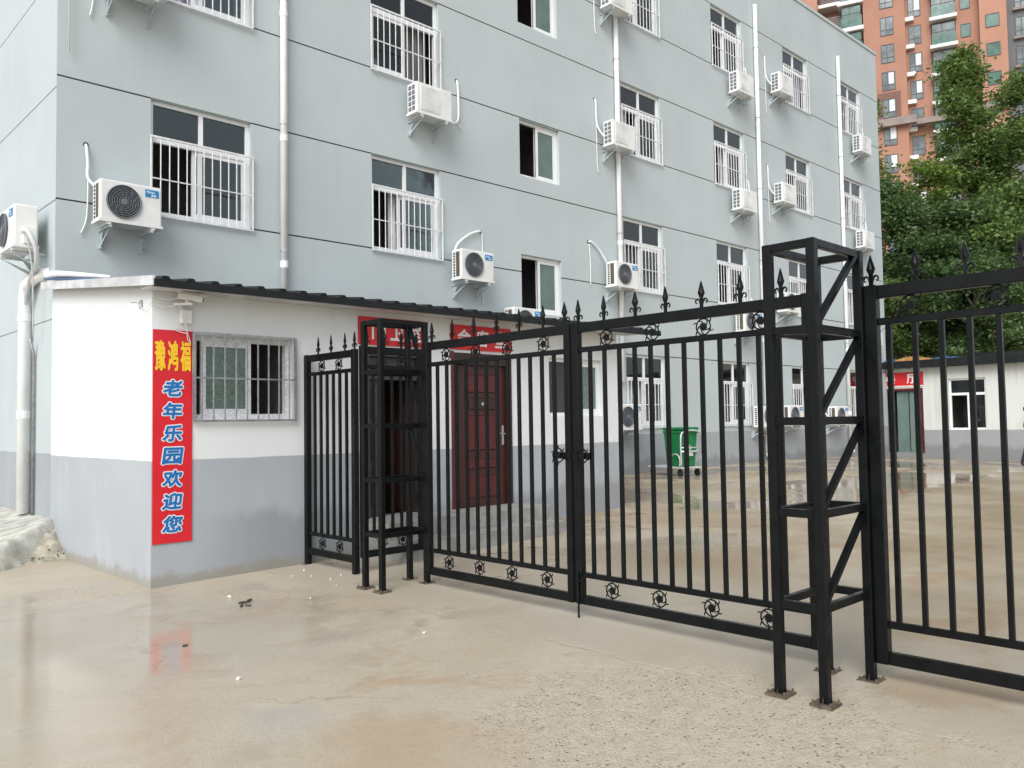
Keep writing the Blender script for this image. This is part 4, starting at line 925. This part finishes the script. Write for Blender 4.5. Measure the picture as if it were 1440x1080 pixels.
# ------------------------------------------------------------------ trees behind the hall
def tree(label, x, y, h, r, base, seed, mat, shape='cone', nclump=120, leaves=330, ls=.20, sub=None):
    rg = np.random.default_rng(seed); rr = random.Random(seed)
    t = thing('tree', label, 'tree', (x, y, float(zg(x, y))), 0, 'trees behind the dining hall')
    tp = [(0, 0, -.2)]; n = 8
    for i in range(1, n+1): tp.append((rr.uniform(-.12, .12)*i*.5, rr.uniform(-.12, .12)*i*.5, h*.92*i/n))
    trunk = MB().tube(smooth_pts(tp, 2), [max(.02, .17*(1-.93*i/(2*n))*h/15) for i in range(2*n+1)], 8)
    cl = []
    for k in range(nclump):
        u = (k+rr.random())/nclump; z = base+(h-base)*u**.9
        f = (z-base)/(h-base)
        env = r*((1-f)**.75*1.0+.10) if shape == 'cone' else r*math.sqrt(max(.03, 1-(2*f-.9)**2*.8))
        env *= min(1, .55+f*3)
        rad = env*math.sqrt(rr.random())*rr.uniform(.75, 1.1); a = rr.random()*2*math.pi
        cl.append((rad*math.cos(a), rad*math.sin(a), z))
    for c in cl[::3]:
        zb = max(base*.5, c[2]-rr.uniform(.6, 1.6)); k = zb/(h*.92)*n; i = min(int(k), n-1); b0 = Vector(tp[i]).lerp(Vector(tp[i+1]), k-i)
        m_ = (b0+Vector(c))/2+Vector((0, 0, .15)); trunk.tube([b0, m_, c], [.045, .03, .012], 5)
    link('trunk', fix(trunk.mesh('trunk')), M['bark'], t)
    P = np.array(cl); N = nclump*leaves; ci = rg.integers(0, nclump, N); sg_ = rg.uniform(.26, .50, nclump)*(1 if h > 9 else .8)
    pos = P[ci]+rg.normal(size=(N, 3))*sg_[ci][:, None]*np.array([1, 1, .6])
    pos = pos[pos[:, 2] > base*.55]; N = len(pos)
    d = rg.normal(size=(N, 3))*np.array([1, 1, .45]); d /= np.linalg.norm(d, axis=1)[:, None]
    e = rg.normal(size=(N, 3))*np.array([1, 1, .45]); e -= d*(e*d).sum(1)[:, None]; e /= np.linalg.norm(e, axis=1)[:, None]
    s = rg.uniform(.6, 1.25, N)[:, None]*ls
    V = np.stack([pos-d*s*.55, pos+e*s*.34, pos+d*s*.6, pos-e*s*.34], 1).reshape(-1, 3)
    me = bpy.data.meshes.new('crown'); me.vertices.add(4*N); me.vertices.foreach_set('co', V.ravel())
    me.loops.add(4*N); me.loops.foreach_set('vertex_index', np.arange(4*N)); me.polygons.add(N)
    me.polygons.foreach_set('loop_start', np.arange(N)*4); me.polygons.foreach_set('loop_total', np.full(N, 4)); me.update(); me.validate()
    cr = link('crown', me, M[mat], t)
    if sub is not None: pass
    return t
tree('tall pointed green tree, its tip before the orange tower balconies', 45.0, 14.15, 19.4, 3.0, 4, 11, 'leafA', nclump=105, leaves=300, ls=.20)
tree('tall broad dark green tree before the grey tower block', 47.6, 11.2, 18.3, 3.6, 4, 12, 'leafA', 'round', 130, 290, .20)
tree('green tree pressed against the end of the grey block', 42.2, 18.4, 17.6, 2.2, 3, 13, 'leafA', 'cone', 70, 280, .19)
tree('lower round green tree close behind the dining hall doorway', 40.4, 16.3, 12.2, 2.2, 3.4, 14, 'leafC', 'round', 70, 280, .19)
tree('yellow green bushy tree in front of the tall pointed tree', 42.6, 15.0, 13.6, 1.5, 6, 15, 'leafB', 'round', 34, 260, .19)
tree('dense dark tree behind the dining hall window', 40.2, 13.0, 10.6, 2.8, 3.0, 16, 'leafC', 'round', 90, 280, .19)
tree('dark leafy tree behind the right part of the dining hall roof', 42.0, 10.6, 11.6, 3.0, 3.0, 17, 'leafA', 'round', 90, 280, .19)
tree('thick green tree standing furthest back between the tall ones', 49.0, 13.6, 13.5, 2.8, 3.5, 18, 'leafC', 'round', 70, 290, .20)
tree('small green tree growing right behind the dining hall roof', 37.6, 14.8, 7.0, 2.2, 2.4, 19, 'leafA', 'round', 50, 280, .16)
tree('small deep green tree right behind roof above dining hall window', 37.8, 11.6, 7.6, 2.4, 2.4, 20, 'leafC', 'round', 60, 280, .16)

# ------------------------------------------------------------------ orange tower and grey tower
HO = Vector((89.17, 32.77, 0)); hv = Vector((.9386, .3449, 0)); uv = Vector((.3449, -.9386, 0)); rzT = math.atan2(uv.y, uv.x)
def T(o_, name, u0, u1, d0, d1, z0, z1, mat, parent=None): return link(name, MB().box(u0, u1, d0, d1, z0, z1), mat, parent or o_)
def tower_window(o, u0, u1, z0, z1, d, mat='farglass', bars=True, cur=0.):
    w, h = u1-u0, z1-z0; k = ('tw', round(w, 2), round(h, 2), bars)
    if k not in ME:
        m_ = MB().box(0, w, -.06, .02, 0, .07).box(0, w, -.06, .02, h-.07, h).box(0, .07, -.06, .02, .07, h-.07).box(w-.07, w, -.06, .02, .07, h-.07)
        if bars: m_.box(w*.42, w*.42+.06, -.05, .02, .07, h-.07).box(.07, w-.07, -.05, .02, h*.28, h*.28+.06)
        ME[k] = fix(m_.mesh('window')); ME[k+('p',)] = MB().box(.07, w-.07, -.02, -.005, .07, h-.07).mesh('pane')
    f = link('window', ME[k], M['dframe'], o, (u0, d, z0)); link('pane', ME[k+('p',)], M[mat], f)
    if cur: link('curtain', MB().box(w*.5, w*.5+cur, -.028, -.022, h*.34, h-.1).mesh('curtain'), M['curt'], f)
tw = thing('apartment_tower', 'tall orange apartment tower with green balconies behind the trees', 'building', HO, rzT)
FH = 2.93; ZB = 37.65-FH*11
T(tw, 'wall', -4.4, -.41, 0, 14, 0, 56, M['orange'], tw); T(tw, 'wall', -.41, 2.0, .9, 14, 0, 56, M['orange'])
T(tw, 'wall', -26, -8.9, -.5, 14, 0, 56, M['orange2']); T(tw, 'recess_wall', -8.9, -4.4, 2.2, 14, 0, 56, M['orange'])
T(tw, 'recess_wall', 2.0, 4.25, 2.4, 14, 0, 56, M['greyr']); T(tw, 'wall', 4.25, 6.30, .5, 14, 0, 56, M['orange']); T(tw, 'wall', 6.30, 8.65, -.6, 14, 0, 56, M['orange2'])
rt = random.Random(5)
for k in range(0, 18):
    z = ZB+FH*k - .0
    tower_window(tw, -2.78, -1.5, z-1.98, z, 0, cur=rt.choice([0, .5, .55]))
    tower_window(tw, -.12, 1.08, z-1.12-2.0, z-1.12, .9, cur=rt.choice([0, .5]))
    T(tw, 'air_conditioner_ledge', -.40, .42, .42, .9, z-3.62, z-3.20, M['slab'])
    # recessed balconies with green glass rails
    T(tw, 'balcony_slab', 1.85, 4.38, -.12, 2.4, z-1.40-2.9+.0, z-1.40-2.55, M['slab'])
    T(tw, 'balcony_rail', 2.02, 4.24, .05, .10, z-3.95, z-2.85, M['fargreen'])
    tower_window(tw, 2.05, 4.22, z-2.85, z-1.5, .55, 'farglass')
    tower_window(tw, 4.66, 5.58, z-2.15-1.4, z-2.15, .5, 'fargreen', False)
    tower_window(tw, 6.80, 8.02, z-2.10-1.35, z-2.10, -.6, 'fargreen', False)
    T(tw, 'balcony_slab', -8.9, -5.9, .6, 2.2, z-.20, z+.18, M['slab']); T(tw, 'balcony_slab', -6.9, -4.35, -.4, 2.2, z-.85, z-.45, M['slab'])
    T(tw, 'balcony_rail', -6.6, -4.5, -.2, -.14, z-.45, z+.75, M['fargreen']); T(tw, 'louvre', -8.7, -6.6, .7, .8, z+.2, z+1.55, M['dframe'])
    for i in range(7): T(tw, 'slat', -8.7, -6.62, .62, .70, z+.28+i*.18, z+.38+i*.18, M['ledge'])
    tower_window(tw, -6.5, -4.6, z+.76, z+2.0, .0, 'fargreen')
T(tw, 'brown_panel', -3.25, -1.05, -.045, -.005, 32.55, 35.45, M['brownr'])
tower_window(tw, -2.78, -1.5, 34.72-1.98, 34.72, -.06, cur=.5)
T(tw, 'cornice', -4.4, .35, -.7, -.003, 31.7, 32.5, M['ledge']); T(tw, 'cornice', .35, 6.28, -.35, .49, 31.55, 32.1, M['ledge']); T(tw, 'cornice', 6.1, 8.75, -1.1, -.603, 31.7, 32.2, M['ledge'])
g2_ = thing('grey_tower', 'grey apartment tower standing beside the orange one', 'building', HO+uv*8.65, rzT)
T(g2_, 'wall', .02, 14, 1.2, 14, 0, 56, M['greyr']); T(g2_, 'pier', 1.9, 5, .5, 1.2, 0, 56, M['greyr']) if False else None
for k in range(0, 18):
    z = ZB+FH*k
    tower_window(g2_, .85, 2.1, z-1.98-2.2, z-2.2, 1.2); tower_window(g2_, 3.6, 5.0, z-1.98-2.2, z-2.2, 1.2)
    T(g2_, 'sill', .7, 2.3, .85, 1.2, z-4.5, z-4.25, M['ledge'])

# ------------------------------------------------------------------ litter on the concrete
def scrap(label, name, x, y, w, d, mat, seed, cat):
    r = random.Random(seed); mb = MB(); n = 5
    top = [(w*.5*math.cos(t)*r.uniform(.6, 1), d*.5*math.sin(t)*r.uniform(.6, 1), r.uniform(.004, .016)) for t in [2*math.pi*k/7 for k in range(7)]]
    bot = [(a, b, .0) for a, b, c in top]
    mb.add(top+bot, [tuple(range(7)), tuple(range(13, 6, -1))]+[(i, (i+1) % 7, (i+1) % 7+7, i+7) for i in range(7)])
    o = tag(link(name, fix(mb.mesh(name)), mat, None, (x, y, float(zg(x, y))+.002), (0, 0, r.uniform(0, 3))), label, cat); return o
scrap('larger white paper scrap on wet concrete near the red banner', 'paper_scrap', 3.41, 7.32, .09, .025, M['scrap'], 1, 'litter')
scrap('folded white scrap on concrete well away from the guardhouse wall', 'paper_scrap', 2.37, 4.95, .045, .03, M['scrap'], 2, 'litter')
scrap('white scrap alone on concrete in front of the double gate', 'paper_scrap', 3.80, 4.95, .035, .03, M['scrap'], 3, 'litter')
for i, (x, y) in enumerate(((4.38, 7.55), (4.42, 7.25), (4.30, 6.95), (3.85, 6.65), (4.5, 7.9), (4.25, 7.7), (4.6, 7.35))):
    o = scrap('tiny white chip on concrete beside the short fence section', 'plaster_chip', x, y, .014+.012*((i*37) % 5)/5, .012, M['scrap'], 10+i, 'litter'); o['group'] = 'white chips by the fence'
for i, (x, y, w) in enumerate(((3.39, 6.98, .16), (3.33, 6.90, .12), (3.46, 7.02, .10), (3.36, 6.84, .07))):
    o = scrap('dark wet leaf fragment on concrete before the guardhouse', 'leaf_fragment', x, y, w, .03, M['twig'], 30+i, 'leaf'); o['group'] = 'wet leaf fragments'
scrap('small dark wet leaf lying in the banner reflection', 'leaf_fragment', 2.45, 5.95, .07, .02, M['twig'], 40, 'leaf')
cb = MB()
for i in range(70):
    r = random.Random(60+i); x, y = 2.45+.62*r.random(), 10.75+.6*r.random(); q = .004+.010*r.random()**2; zc = .02+.26*max(0, y-10.85)+.12*max(0, x-2.5)
    cb.add([(x-q, y, zc), (x, y-q, zc), (x+q, y, zc), (x, y+q*1.3, zc), (x, y, zc+q), (x, y, zc-q)], [(0, 1, 4), (1, 2, 4), (2, 3, 4), (3, 0, 4), (1, 0, 5), (2, 1, 5), (3, 2, 5), (0, 3, 5)])
o = tag(link('earth_crumbs', cb, M['twig']), 'dark crumbs of earth scattered on the muddy bank', 'soil'); o['kind'] = 'stuff'
